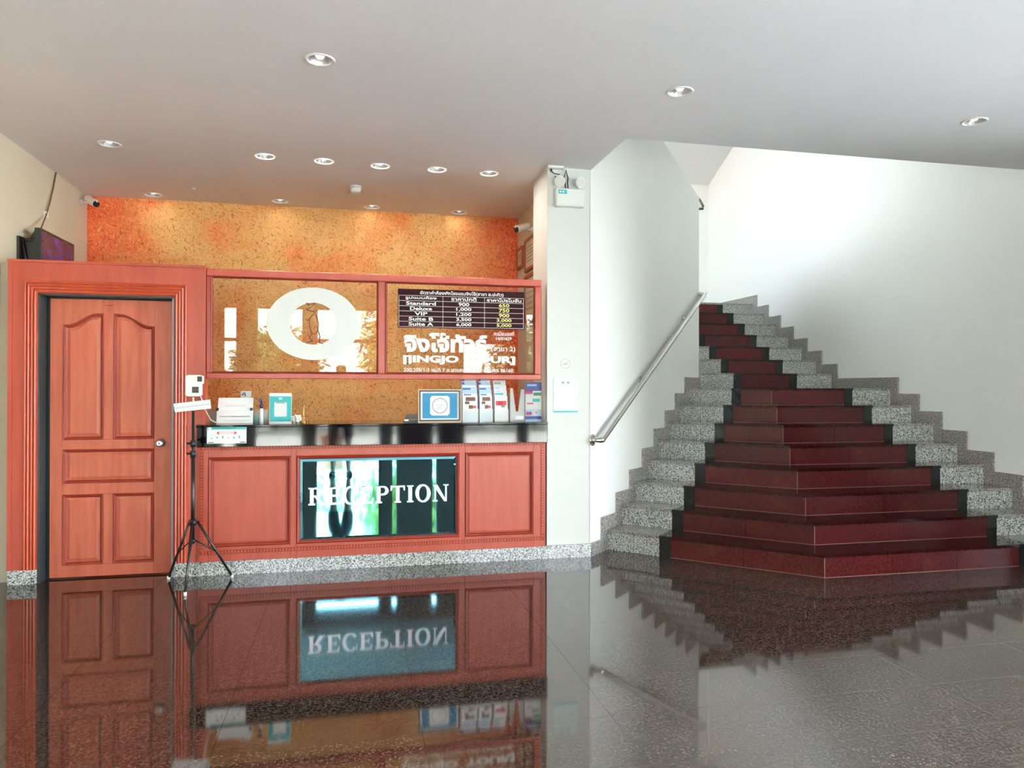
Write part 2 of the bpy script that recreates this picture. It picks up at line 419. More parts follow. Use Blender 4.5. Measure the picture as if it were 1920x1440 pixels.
# oblique wall with a raked top beside the flight above
def dwz(x): return 3.852-.418*(x-3.098)
xa, xb = 1.929, 3.87
q = .106
mb = MB().hexa([(xa, xa+CD, 0), (xb, xb+CD, 0), (xb-q, xb+CD+q, 0), (xa-q, xa+CD+q+.2, 0), (xa, xa+CD, dwz(xa)), (xb, xb+CD, dwz(xb)), (xb-q, xb+CD+q, dwz(xb)), (xa-q, xa+CD+q+.2, dwz(xa))])
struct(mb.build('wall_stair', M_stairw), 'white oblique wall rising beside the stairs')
mb = MB().hexa([(xb-.15, xb+CD, 0), (xb, xb+CD, 0), (xb, 9.5, 0), (xb-.15, 9.5, 0), (xb-.15, xb+CD, dwz(xb)), (xb, xb+CD, dwz(xb)), (xb, 9.5, 2.75), (xb-.15, 9.5, 2.75)])
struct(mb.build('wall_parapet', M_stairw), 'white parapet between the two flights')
SG = (-2.3, 4.2, 2.9)            # unseen side glazing, added to light the hall: y0, y1, top
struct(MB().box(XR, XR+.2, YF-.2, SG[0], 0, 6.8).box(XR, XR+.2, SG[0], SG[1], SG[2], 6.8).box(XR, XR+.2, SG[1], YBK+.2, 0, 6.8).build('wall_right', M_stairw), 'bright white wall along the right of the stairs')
mb = MB().box(XH, SW[0], YBK, YBK+.2, 0, 6.8).box(SW[1], XR, YBK, YBK+.2, 0, 6.8).box(SW[0], SW[1], YBK, YBK+.2, 0, SW[2]).box(SW[0], SW[1], YBK, YBK+.2, SW[3], 6.8)
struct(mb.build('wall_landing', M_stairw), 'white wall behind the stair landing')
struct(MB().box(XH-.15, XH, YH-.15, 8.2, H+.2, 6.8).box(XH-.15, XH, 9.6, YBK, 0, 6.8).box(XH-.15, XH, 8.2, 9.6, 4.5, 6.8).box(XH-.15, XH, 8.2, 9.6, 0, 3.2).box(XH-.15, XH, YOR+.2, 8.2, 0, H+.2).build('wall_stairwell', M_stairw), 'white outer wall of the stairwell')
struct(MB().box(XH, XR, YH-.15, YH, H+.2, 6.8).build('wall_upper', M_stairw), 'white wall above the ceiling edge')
struct(MB().box(XH-.15, XR+.2, YH-.15, YBK+.2, 6.8, 7.0).build('ceiling_stairwell', M_ceil), 'top of the stairwell')
def sz(y): return 5.011-.474*(y-10.113)
y0_, y1_ = 6.6, YBK
mb = MB().hexa([(XH, y0_, sz(y0_)), (XR, y0_, sz(y0_)), (XR, y1_, sz(y1_)), (XH, y1_, sz(y1_)), (XH, y0_, sz(y0_)+.06), (XR, y0_, sz(y0_)+.06), (XR, y1_, sz(y1_)+.15), (XH, y1_, sz(y1_)+.15)])
struct(mb.build('ceiling_flight', M_soffit), 'grey raked underside of the flight above')

# street wall with glazed openings, behind the camera
mb = MB(); xs = XL-.2
for gx0, gx1, gz0, gz1 in GW:
    mb.box(xs, gx0, YF-.2, YF, 0, H+.2); mb.box(gx0, gx1, YF-.2, YF, gz1, H+.2); xs = gx1
mb.box(xs, XR+.2, YF-.2, YF, 0, H+.2)
struct(mb.build('wall_front', mat('dark_cladding', (.13, .09, .08), .5)), 'dark street wall with glazed openings')
for i, (gx0, gx1, gz0, gz1) in enumerate(GW):
    fb = MB(); e = .05 if gx1-gx0 > .3 else .015
    fb.box(gx0, gx0+e, YF-.14, YF-.06, gz0, gz1).box(gx1-e, gx1, YF-.14, YF-.06, gz0, gz1).box(gx0+e, gx1-e, YF-.14, YF-.06, gz1-e, gz1)
    if gz1 > 2.5: fb.box(gx0+e, gx1-e, YF-.14, YF-.06, 2.24, 2.30)
    if gx1-gx0 > 1.5:
        for k in (1, 2): xx = gx0+(gx1-gx0)*k/3; fb.box(xx-.03, xx+.03, YF-.14, YF-.06, gz0, gz1-e)
    w = struct(fb.build('window_%d' % (i+1), M_moulddk), 'glazed street window with dark red frame')
    local(MB().box(gx0+e, gx1-e, YF-.104, YF-.098, gz0+.02, gz1-e).build('glass_pane', M_glass), w)
e = .05
w = struct(MB().box(SW[0], SW[0]+e, YBK+.05, YBK+.12, SW[2], SW[3]).box(SW[1]-e, SW[1], YBK+.05, YBK+.12, SW[2], SW[3]).box(SW[0]+e, SW[1]-e, YBK+.05, YBK+.12, SW[2], SW[2]+e).box(SW[0]+e, SW[1]-e, YBK+.05, YBK+.12, SW[3]-e, SW[3]).build('window_9', M_offw), 'landing window of the stairs')
local(MB().box(SW[0]+e, SW[1]-e, YBK+.08, YBK+.086, SW[2]+e, SW[3]-e).build('glass_pane', M_glass), w)
mb = MB()
for i in range(6):
    yy = SG[0]+(SG[1]-SG[0])*i/5; mb.box(XR+.05, XR+.12, yy-.03, yy+.03, 0, SG[2])
mb.box(XR+.05, XR+.12, SG[0], SG[1], SG[2]-.06, SG[2]).box(XR+.05, XR+.12, SG[0], SG[1], 2.22, 2.28)
w = struct(mb.build('window_10', M_moulddk), 'unseen glazed side with dark red frames, added to light the hall')  # out of view, enlarged to throw more light on the oblique wall
local(MB().box(XR+.08, XR+.086, SG[0], SG[1], .01, SG[2]-.05).build('glass_pane', M_glass), w)
w = struct(MB().box(XH-.12, XH-.05, 8.2, 8.25, 3.2, 4.5).box(XH-.12, XH-.05, 9.55, 9.6, 3.2, 4.5).box(XH-.12, XH-.05, 8.25, 9.55, 3.2, 3.25).box(XH-.12, XH-.05, 8.25, 9.55, 4.45, 4.5).build('window_11', M_offw), 'hidden side window added to brighten the stairwell')  # made-up opening behind the oblique wall, throws light on the right wall
local(MB().box(XH-.09, XH-.084, 8.25, 9.55, 3.25, 4.45).build('glass_pane', M_glass), w)
# pavement outside
M_pave = mat('pavement', (.5, .49, .46), .8, build=plaster((.44, .43, .40), (.56, .55, .52)))
struct(MB().box(-30, XR+.2, -40, YF-.2, -.3, -.02).box(XR+.2, 30, -40, 12, -.3, -.02).build('pavement', M_pave), 'pale concrete forecourt')

struct(MB().box(XL, -2.312, 5.84, 5.90, 0, 2.25).build('trim_1', M_cream), 'cream filler strip between left wall and door surround')
# baseboards
bt = .022
struct(MB().box(XL, XL+bt, YF, 5.70, 0, .105).build('baseboard_left', M_gran), 'speckled granite baseboard on the left wall')
struct(MB().prism([(1.545, YC-.018), (1.936, YC-.018), (1.926, YC+.005), (1.567, YC+.005)], 0, .104).build('baseboard_pillar', M_gran), 'speckled granite baseboard around the pillar')

# ================================================================== STAIRCASE
SK = .117        # skirting above each tread
def Apex(k): return Vector((XA1+(k-1)*.41421*T, YK(k)))
def S_(k): return XA1+Y1+(k-1)*T*1.41421
def Wp(k): x = (S_(k)-CD)/2; return Vector((x, x+CD))
dl = Vector((1, -1)).normalized()      # along a left riser, away from the wall
nl = Vector((1, 1)).normalized()       # into the stairs
GB, BB = .478, .576
XG, XB = XR-GB, XR-BB
stair = thing('staircase', 'wide staircase with dark red granite centre, black stripes and speckled granite sides', 'staircase', (XA1, Y1, 0))
core = MB()
def tri_pts(k):
    A = Apex(k) if k <= 8 else None
    return A
for k in range(1, 9):
    pts = [Wp(k)+nl*.03+dl*0, Apex(k)+Vector((.0124, .03)), Vector((XR, YK(k)+.03)), Vector((XR, YK(9)+.1)), Vector((xb, YK(9)+.1)), Vector((xb, xb+CD))]
    core.prism([tuple(p) for p in pts], (k-1)*h-.0 if k > 1 else 0, k*h-.024)
for k in range(9, 16):
    core.box(xb, XR, YK(k)+.03, YBK, (k-1)*h-.05, k*h-.024)
core.box(XH, xb, 9.6, YBK, 15*h-.2, 15*h-.024)
core.build('stair_core', M_grout, stair)
RT, NZ, TT = .022, .012, .024
def piece(name, poly, z0, z1, ma):
    return MB().prism([(p[0], p[1]) for p in poly], z0, z1).build(name, ma, stair)
g = .0012
def seg_riser(a, b, n, k, ma, name='riser'):   # slab between plan points a and b, n = inward normal
    d = (b-a).normalized()
    a2, b2 = a+d*g, b-d*g
    piece(name, [a2, b2, b2+n*RT, a2+n*RT], (k-1)*h+.0005, k*h-TT, ma)
def lp(k, d): return Wp(k)+dl*d
for k in range(1, 16):
    if k <= 8:
        W, A = Wp(k), Apex(k); Ln = (A-W).length
        seg_riser(W, lp(k, GB), nl, k, M_gran); seg_riser(lp(k, GB), lp(k, BB), nl, k, M_black)
        nsp = max(1, round((Ln-BB)/.62))
        for i in range(nsp): seg_riser(lp(k, BB+(Ln-BB)*i/nsp), lp(k, BB+(Ln-BB)*(i+1)/nsp), nl, k, M_red)
        x0 = A.x
    else:
        yv = YK(k)
        seg_riser(Vector((xb, yv)), Vector((xb+GB, yv)), Vector((0, 1)), k, M_gran)
        seg_riser(Vector((xb+GB, yv)), Vector((xb+BB, yv)), Vector((0, 1)), k, M_black)
        x0 = xb+BB
    yv = YK(k); n = Vector((0, 1))
    nsp = max(1, round((XB-x0)/.66))
    if k >= 9: nsp = 1
    for i in range(nsp): seg_riser(Vector((x0+(XB-x0)*i/nsp, yv)), Vector((x0+(XB-x0)*(i+1)/nsp, yv)), n, k, M_red)
    seg_riser(Vector((XB, yv)), Vector((XG, yv)), n, k, M_black)
    seg_riser(Vector((XG, yv)), Vector((XR, yv)), n, k, M_gran)
for k in range(1, 9):      # pale filler lines at the foot and the mitre of each red riser
    A = Apex(k); a_ = lp(k, BB); jl = MB(); e_ = .0015; zb_0 = (k-1)*h
    jl.prism([tuple(a_-nl*e_), tuple(A-Vector((.41421*e_, e_))), tuple(A), tuple(a_)], zb_0, zb_0+.0035)
    jl.prism([tuple(A-Vector((.41421*e_, e_))), (XB, A.y-e_), (XB, A.y), tuple(A)], zb_0, zb_0+.0035)
    jl.prism([(A.x-.0035, A.y-.001), (A.x, A.y-.0025), (A.x+.003, A.y-.001), (A.x, A.y+.002)], zb_0, k*h-TT)
    jl.build('joint_filler', M_joint, stair)
for k in range(1, 15):
    z0, z1 = k*h-TT, k*h
    yv, yn = YK(k)-NZ, YK(k+1)
    if k <= 7:
        f0 = lambda d: lp(k, d)-nl*NZ
        f1 = lambda d: lp(k+1, d)
        A0 = Apex(k)-Vector((.41421*NZ, NZ)); A1 = Apex(k+1)
        piece('tread', [f0(0), f0(GB-g), f1(GB-g), f1(0)], z0, z1, M_gtread)
        piece('tread', [f0(GB+g), f0(BB-g), f1(BB-g), f1(GB+g)], z0, z1, M_black)
        piece('tread', [f0(BB+g), A0-Vector((g, 0)), A1-Vector((g, 0)), f1(BB+g)], z0, z1, M_redt)
        L0, L1 = A0, A1
    elif k == 8:
        f0 = lambda d: lp(k, d)-nl*NZ
        Q = lambda d: Vector((xb+d, xb+CD-.41421*d))
        A0 = Apex(k)-Vector((.41421*NZ, NZ))
        piece('tread', [f0(0), f0(GB-g), Q(GB-g), (xb+GB-g, yn), (xb, yn), Q(0)], z0, z1, M_gtread)
        piece('tread', [f0(GB+g), f0(BB-g), Q(BB-g), (xb+BB-g, yn), (xb+GB+g, yn), Q(GB+g)], z0, z1, M_black)
        piece('tread', [f0(BB+g), A0-Vector((g, 0)), (Apex(8).x+.35, yn), (xb+BB+g, yn), Q(BB+g)], z0, z1, M_redt)
        L0, L1 = A0, Vector((Apex(8).x+.35, yn))
    else:
        piece('tread', [(xb, yv), (xb+GB-g, yv), (xb+GB-g, yn), (xb, yn)], z0, z1, M_gtread)
        piece('tread', [(xb+GB+g, yv), (xb+BB-g, yv), (xb+BB-g, yn), (xb+GB+g, yn)], z0, z1, M_black)
        L0, L1 = Vector((xb+BB, yv)), Vector((xb+BB, yn))
    piece('tread', [L0+Vector((g, 0)), (XB-g, yv), (XB-g, yn), L1+Vector((g, 0))], z0, z1, M_redt)
    piece('tread', [(XB+g, yv), (XG-g, yv), (XG-g, yn), (XB+g, yn)], z0, z1, M_black)
    piece('tread', [(XG+g, yv), (XR, yv), (XR, yn), (XG+g, yn)], z0, z1, M_gtread)
k = 15; yv = YK(15)-NZ
piece('landing_slab', [(xb, yv), (XR, yv), (XR, YBK), (XH, YBK), (XH, 9.6), (xb, 9.6)], 15*h-TT, 15*h, M_gtread)
# stepped granite skirting on both walls
sd = .105
for k in range(1, 16):
    a = YK(k)-sd; b = (YK(k+1)-sd) if k < 15 else YBK
    piece('skirting', [(XR-.018, a+g), (XR, a+g), (XR, b-g), (XR-.018, b-g)], (k-1)*h, k*h+SK, M_gskirt)
piece('skirting', [(XR-.018, SG[1]), (XR, SG[1]), (XR, YK(1)-sd), (XR-.018, YK(1)-sd)], 0, SK, M_gskirt)
pf = Vector((1, -1)).normalized()*.018
for k in range(1, 9):
    a = Wp(k)-nl*sd; b = Wp(k+1)-nl*sd if k < 8 else Vector((xb, xb+CD))
    a = a+nl*g; b = b-nl*g
    piece('skirting', [a, a+pf, b+pf, b], (k-1)*h, k*h+SK, M_gskirt)
a = Vector((1.932, 1.932+CD)); b = Wp(1)-nl*sd
piece('skirting', [a, a+pf, b+pf, b], 0, .106, M_gskirt)
for k in range(9, 15):
    a, b = YK(k)-sd, YK(k+1)-sd
    piece('skirting', [(xb, a+g), (xb+.018, a+g), (xb+.018, b-g), (xb, b-g)], (k-1)*h, k*h+SK, M_gskirt)

# ================================================================== DOOR UNIT
YD = YC                          # face of the timber surround
sx0, sx1 = -2.305, -1.027; ox0, ox1, oz = -2.121, -1.239, 2.031; ST = 2.258
dr = struct(thing('door_1', 'red stained timber door surround with panelled door', 'door', ((ox0+ox1)/2, YD, 0)))
del dr['category']
mb = MB().box(sx0, ox0, YD, YD+.12, .10, ST).box(ox1, sx1, YD, YD+.12, .10, ST).box(ox0, ox1, YD, YD+.12, oz, ST)
mb.box(sx0-.008, sx1+.004, YD-.012, YD+.13, ST-.012, ST+.006)
mb.box(sx0-.004, sx0+.022, YD-.01, YD+.0, .10, ST-.012)
mb.box(sx1-.026, sx1+.004, YD-.01, YD+.0, 1.10, ST-.012)
mb.build('door_surround', M_wood, dr)
MB().box(sx0, ox0-.002, YD-.006, YD+.12, 0, .10).build('plinth', M_gran, dr)
MB().box(ox1+.004, sx1, YD-.006, YD+.12, 0, .10).build('plinth', M_gran, dr)
def half_round(x0, x1, z0, z1, y, w, d, mb, bottom=False):   # mitred frame, half-round bead, outer size given
    prof = [(0, 0), (w*.15, -d*.75), (w*.5, -d), (w*.85, -d*.75), (w, 0)]
    cs = [(x0, z0, 1, 1 if bottom else 0), (x0, z1, 1, -1), (x1, z1, -1, -1), (x1, z0, -1, 1 if bottom else 0)]
    vs = []
    for (cx, cz, sx_, sz_) in cs:
        for (a, dd) in prof: vs.append((cx+sx_*a, y+dd, cz+sz_*a))
    n = len(prof); fs = []
    segs = [(0, 1), (1, 2), (2, 3)]+([(3, 0)] if bottom else [])
    for a, b in segs:
        for i in range(n-1): fs.append((a*n+i, b*n+i, b*n+i+1, a*n+i+1))
    mb.add(vs, fs, 0, False); return mb
bw = .021
for i in range(4):
    mb = MB(); o_ = .006+bw*(3-i)+bw
    half_round(ox0-o_, ox1+o_, .10, oz+o_, YD, bw*.92, .016+.003*(i % 2), mb)
    mb.build('moulding', M_mould, dr)
mb = MB(); half_round(ox0-.09, ox1+.09, .10, oz+.09, YD-.001, .09, .004, mb); mb.build('moulding_backing', M_moulddk, dr)
# jambs
YL = 5.845
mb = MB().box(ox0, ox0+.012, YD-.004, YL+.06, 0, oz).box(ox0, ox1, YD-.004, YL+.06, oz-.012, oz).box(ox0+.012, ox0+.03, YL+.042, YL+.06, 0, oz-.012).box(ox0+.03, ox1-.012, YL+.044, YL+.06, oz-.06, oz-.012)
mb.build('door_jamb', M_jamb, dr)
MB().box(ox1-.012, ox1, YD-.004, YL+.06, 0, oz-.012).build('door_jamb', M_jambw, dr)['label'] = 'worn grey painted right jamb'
# leaf
dx0, dx1, dz0, dz1 = at_y(92, 1080, YL).x, ox1-.016, .012, at_y(200, 562, YL).z
leaf = MB().box(dx0, dx1, YL+.012, YL+.042, dz0, dz1)
W_ = dx1-dx0
def px(u): return at_y(u, 800, YL).x
def pz(v): return at_y(200, v, YL).z
xL0, xL1, xR0, xR1 = px(118), px(194), px(213), px(289)
z_top, z_sh = pz(588), pz(610)
rows = [(pz(824), None), (pz(905), pz(842)), (pz(1057), pz(926))]
stl = [(dx0, xL0), (xR1, dx1)]
for a, b in stl: leaf.bbox(a, b, YL, YL+.013, dz0, dz1, .002)
leaf.bbox(xL0, xR1, YL, YL+.013, dz0, rows[2][0], .002)
leaf.bbox(xL0, xR1, YL, YL+.013, rows[2][1], rows[1][0], .002)
leaf.bbox(xL0, xR1, YL, YL+.013, rows[1][1], rows[0][0], .002)
leaf.bbox(xL1, xR0, YL, YL+.013, rows[2][0], rows[2][1], .002)
leaf.bbox(xL1, xR0, YL, YL+.013, rows[0][0], z_top+.06, .002)
def arch(x0, x1, flip):          # cathedral top: low at the outer stile, high at the inner
    pts = []
    for i in range(9):
        t = i/8; s_ = t if not flip else 1-t
        zz = z_sh+(z_top-z_sh)*(0.5-0.5*math.cos(PI*min(1, max(0, (s_-.1)/.75))))
        pts.append((x0+(x1-x0)*t, zz))
    return pts
for (a, b, fl_) in ((xL0, xL1, False), (xR0, xR1, True)):
    ar = arch(a, b, fl_)
    leaf.xz(ar+[(b, dz1), (a, dz1)], YL, YL+.013)
lf = leaf.build('door_leaf', M_door, dr)
def panel_outline(kind, a, b, zb, zt, inset, flip=False):
    if kind == 'rect': return [(a+inset, zb+inset), (b-inset, zb+inset), (b-inset, zt-inset), (a+inset, zt-inset)]
    ar = [(a+inset+(p[0]-a)*(b-a-2*inset)/(b-a), p[1]-inset) for p in arch(a, b, flip)]
    return [(a+inset, zb+inset), (b-inset, zb+inset)]+ar[::-1]
def loft(loops, ys, mb, cap=True, smooth=False):
    n = len(loops[0]); vs = []
    for lo, y in zip(loops, ys): vs += [(p[0], y, p[1]) for p in lo]
    fs = []
    for k in range(len(loops)-1):
        for i in range(n):
            j = (i+1) % n; fs.append((k*n+i, k*n+j, (k+1)*n+j, (k+1)*n+i))
    mb.add(vs, fs)
    if cap:
        o = len(mb.v)-n; mb.f.append([o+i for i in range(n)]); mb.m.append(0); mb.sm.append(False)
def door_panel(kind, a, b, zb, zt, flip=False):
    mo = MB(); ins = [0, .004, .010, .016, .022]; ys = [YL-.001, YL-.007, YL-.005, YL+.004, YL+.011]
    loft([panel_outline(kind, a, b, zb, zt, i, flip) for i in ins], ys, mo, cap=False)
    mm = mo.build('panel_moulding', M_moulddk)
    pa = MB(); ins = [.020, .026, .046]; ys = [YL+.011, YL+.011, YL+.004]
    loft([panel_outline(kind, a, b, zb, zt, i, flip) for i in ins], ys, pa)
    p = pa.build('door_panel', M_door, dr); local(mm, p)
for a, b, fl_ in ((xL0, xL1, False), (xR0, xR1, True)):
    door_panel('arch', a, b, rows[0][0], z_top, fl_); door_panel('rect', a, b, rows[2][0], rows[2][1])
door_panel('rect', xL0, xR1, rows[1][0], rows[1][1])
kp = at_y(300, 831, YL-.04)
kn = MB().lathe([(.030, YL), (.031, YL-.004), (.016, YL-.008), (.012, YL-.03), (.020, YL-.036), (.027, YL-.05), (.027, YL-.062), (.016, YL-.070)], (kp.x, 0, kp.z), 20, 'Y').build('door_knob', M_chrome, dr)
kn['label'] = 'round silver door knob'
local(MB().lathe([(.006, YL-.0702), (.005, YL-.073)], (kp.x, 0, kp.z), 12, 'Y').build('keyhole', M_dark), kn)

# ================================================================== RECEPTION COUNTER
YP = YC-.012                    # counter face
cx0, cx1 = at_y(371, 900, YP).x, 1.547
ZS = .940                       # underside of the black slab
ct = thing('reception_counter', 'red stained timber reception counter with framed panels on a granite plinth', 'counter', ((cx0+cx1)/2, YC, 0))
MB().box(cx0, cx1, YP-.004, YC+.55, 0, .10).build('plinth', M_gran, ct)
pnl = [rect(388, 853, 545, 1016, YP), rect(556, 851, 861, 1005, YP), rect(872, 846, 1000, 991, YP)]
zb_, zt_ = .205, .862
P = [(pnl[0][0]+.01, pnl[0][1]), (pnl[1][0], pnl[1][1]), (pnl[2][0], pnl[2][1])]
mb = MB()
mb.box(cx0, cx1, YP+.015, YC+.55, .10, ZS)
edges = [cx0]+[e_ for p_ in P for e_ in p_]+[cx1]
for i in range(0, 8, 2): mb.bbox(edges[i], edges[i+1], YP, YP+.016, .10, ZS, .002)
for a, b in P:
    mb.bbox(a, b, YP, YP+.016, .10, zb_, .002); mb.bbox(a, b, YP, YP+.016, zt_, ZS, .002)
mb.build('counter_body', M_wood, ct)
def frame_mould(a, b, z0, z1, y, w, mb):
    ins = [0, .3*w, .6*w, w]; ys = [y-.001, y-.010, y-.006, y+.008]
    loft([[(a+i, z0+i), (b-i, z0+i), (b-i, z1-i), (a+i, z1-i)] for i in ins], ys, mb, cap=False)
for j, (a, b) in enumerate(P):
    mo = MB(); frame_mould(a, b, zb_, zt_, YP, .026, mo)
    if j != 1:
        pa = MB(); loft([[(a+i, zb_+i), (b-i, zb_+i), (b-i, zt_-i), (a+i, zt_-i)] for i in (.024, .032, .036)], [YP+.012, YP+.012, YP+.008], pa)
        p = pa.build('counter_panel', M_wood, ct); mm = local(mo.build('panel_moulding', M_moulddk), p)
    else: mo.build('mirror_moulding', M_moulddk, ct)
# dentil strips: real little blocks, joined as one part
dn = MB(); x = cx0+.03
while x < cx1-.03:
    dn.box(x, x+.011, YP-.010, YP, ZS-.020, ZS-.002); dn.box(x, x+.011, YP-.008, YP, .158, .176); x += .0225
z = .18
while z < ZS-.03:
    dn.box(cx0+.016, cx0+.034, YP-.008, YP, z, z+.011); dn.box(cx1-.034, cx1-.016, YP-.008, YP, z, z+.011); z += .0225
dt = dn.build('dentil_strip', M_mould, ct); dt['kind'] = 'stuff'
mb = MB().box(cx0+.012, cx1-.012, YP-.003, YP, ZS-.025, ZS).box(cx0+.012, cx1-.012, YP-.003, YP, .152, .182).box(cx0+.012, cx0+.038, YP-.003, YP, .182, ZS-.025).box(cx1-.038, cx1-.012, YP-.003, YP, .182, ZS-.025)
mb.build('dentil_backing', M_moulddk, ct)

YS = YC-.052
sxa, sxb = at_y(369, 815, YS).x, 1.556
slab = thing('counter_top', 'black polished granite counter top with deep front edge', 'counter top', ((sxa+sxb)/2, YC, ZS))
M_slab = mat('polished_black_stone', (.004, .004, .006), .05, ior=1.41)
MB().bbox(sxa, sxb, YS, YS+.03, ZS, 1.084, .003).build('fascia', M_slab, slab)
MB().bbox(sxa-.006, sxb, YS-.008, YC+.56, 1.085, 1.101, .003).build('worktop', M_slab, slab)
ZT = 1.101

# mirror sign with RECEPTION
a, b = P[1]; a += .024; b -= .024; mz0, mz1 = zb_+.024, zt_-.024
YM = YP+.004
sg = thing('reception_sign', 'blue tinted mirror panel with silver RECEPTION letters on the counter front', 'sign', ((a+b)/2, YM, mz0))
mb = MB(); bv = .020
loft([[(a, mz0), (b, mz0), (b, mz1), (a, mz1)], [(a+bv, mz0+bv), (b-bv, mz0+bv), (b-bv, mz1-bv), (a+bv, mz1-bv)]], [YM+.006, YM], mb)
mb.build('mirror', M_mirror, sg)
def letter(ch):
    s_ = []; R_ = lambda x0, z0, x1, z1: s_.append([(x0, z0), (x1, z0), (x1, z1), (x0, z1)])
    def ser(x, w, z, up): R_(x-.09, z if up else z-.06, x+w+.09, z+.06 if up else z)
    def arc(cx, cz, rx, rz, t, t2, a0, a1, n=14):
        for i in range(n):
            u0 = a0+(a1-a0)*i/n; u1 = a0+(a1-a0)*(i+1)/n
            s_.append([(cx+rx*math.cos(u0), cz+rz*math.sin(u0)), (cx+rx*math.cos(u1), cz+rz*math.sin(u1)), (cx+(rx-t)*math.cos(u1), cz+(rz-t2)*math.sin(u1)), (cx+(rx-t)*math.cos(u0), cz+(rz-t2)*math.sin(u0))])
    if ch in 'RPEITN': pass
    if ch == 'I': R_(.12, 0, .32, 1); ser(.12, .2, 0, 1); ser(.12, .2, 1, 0); w = .44
    elif ch == 'T':
        R_(.32, 0, .52, 1); ser(.32, .2, 0, 1); R_(0, .92, .84, 1); s_.append([(0, .72), (.06, .72), (.10, .93), (0, .93)]); s_.append([(.84, .72), (.78, .72), (.74, .93), (.84, .93)]); w = .84
    elif ch == 'E':
        R_(.10, 0, .30, 1); ser(.10, .2, 0, 1); ser(.10, .2, 1, 0); R_(.1, .92, .74, 1); R_(.1, 0, .78, .08); R_(.3, .47, .56, .54)
        s_.append([(.74, .72), (.69, .72), (.60, .93), (.74, .93)]); s_.append([(.80, .30), (.75, .30), (.64, .07), (.78, .07)]); R_(.52, .37, .57, .64); w = .8
    elif ch in 'PR':
        R_(.10, 0, .30, 1); ser(.10, .2, 0, 1); ser(.10, .2, 1, 0); R_(.1, .93, .45, 1); R_(.3, .46, .45, .53)
        arc(.44, .73, .34, .27, .19, .07, -PI/2, PI/2)
        w = .80
        if ch == 'R':
            s_.append([(.36, .50), (.56, .50), (.88, .06), (.66, .0)]); R_(.66, 0, .98, .06); w = .96
    elif ch in 'CO':
        arc(.45, .5, .45, .53, .19, .07, 0 if ch == 'O' else PI*.22, 2*PI if ch == 'O' else PI*1.80, 24); w = .9
        if ch == 'C': s_.append([(.80, .64), (.86, .64), (.86, 1.0), (.80, .93)]); w = .88
    elif ch == 'N':
        R_(.14, 0, .21, 1); R_(.80, 0, .87, 1); s_.append([(.04, 1), (.30, 1), (.87, 0), (.72, 0)]); R_(.04, 0, .32, .05); R_(.68, .95, .98, 1); w = 1.0
    return s_, w
word = 'RECEPTION'; la = at_y(578, 930, YM).x; lb = at_y(841, 930, YM).x; lz0, lz1 = at_y(800, 940, YM).z, at_y(800, 909, YM).z
ws = [letter(c)[1]+.1 for c in word]; tot = sum(ws)-.1; scx = (lb-la)/tot; x = la
for c, w in zip(word, ws):
    sh, _ = letter(c); mb = MB(); kx = 0
    for poly in sh: mb.xz([(x+p[0]*scx, lz0+p[1]*(lz1-lz0)) for p in poly], YM-.022+kx*.00004, YM-.002); kx += 1
    mb.build('letter', M_chrome, sg); x += w*scx

# notice on the slab front
x0, x1, z0, z1 = rect(388, 799, 462, 831, YS-.002)
nl_ = thing('notice_sticker', 'white notice with teal heading and red arrows taped to the counter front edge', 'notice', ((x0+x1)/2, YS, z0))
MB().box(x0, x1, YS-.003, YS-.001, z0, z1).build('sheet', M_paper, nl_)
wd, hg = x1-x0, z1-z0
MB().box(x0+.012*wd, x0+.99*wd, YS-.0036, YS-.003, z1-.20*hg, z1-.05*hg).build('heading_band', M_teal, nl_)
text('lettering', 'จุดคัดกรองอุณหภูมิ', x0+.16*wd, x0+.72*wd, z1-.19*hg, z1-.06*hg, YS-.0037, M_tealdk, nl_, .01, .0004)
MB().lathe([(.011, YS-.0036), (.011, YS-.0042)], (x0+.07*wd, 0, z1-.13*hg), 16, 'Y').build('emblem', M_paper, nl_)
zz = z1-.40*hg
ar_ = MB().box(x0+.30*wd, x0+.70*wd, YS-.0036, YS-.003, zz-.006, zz+.006).xz([(x0+.24*wd, zz), (x0+.30*wd, zz+.013), (x0+.30*wd, zz-.013)], YS-.0036, YS-.003).xz([(x0+.76*wd, zz), (x0+.70*wd, zz+.013), (x0+.70*wd, zz-.013)], YS-.0036, YS-.003)
ar_.build('arrow', M_redp, nl_)
MB().box(x0+.31*wd, x0+.69*wd, YS-.004, YS-.0036, zz-.0035, zz+.0035).build('arrow_core', M_paper, nl_)
dd = MB()
for i in range(6): dd.box(x0+(.1+.14*i)*wd, x0+(.14+.14*i)*wd, YS-.0036, YS-.003, z0+.28*hg, z0+(.33+.06*(i % 3))*hg)
dd.build('pictograms', M_ink2, nl_)
MB().box(x0+.03*wd, x0+.17*wd, YS-.0036, YS-.003, z0+.04*hg, z0+.09*hg).box(x0+.84*wd, x0+.98*wd, YS-.0036, YS-.003, z0+.04*hg, z0+.09*hg).build('foot_band', M_tealdk, nl_)

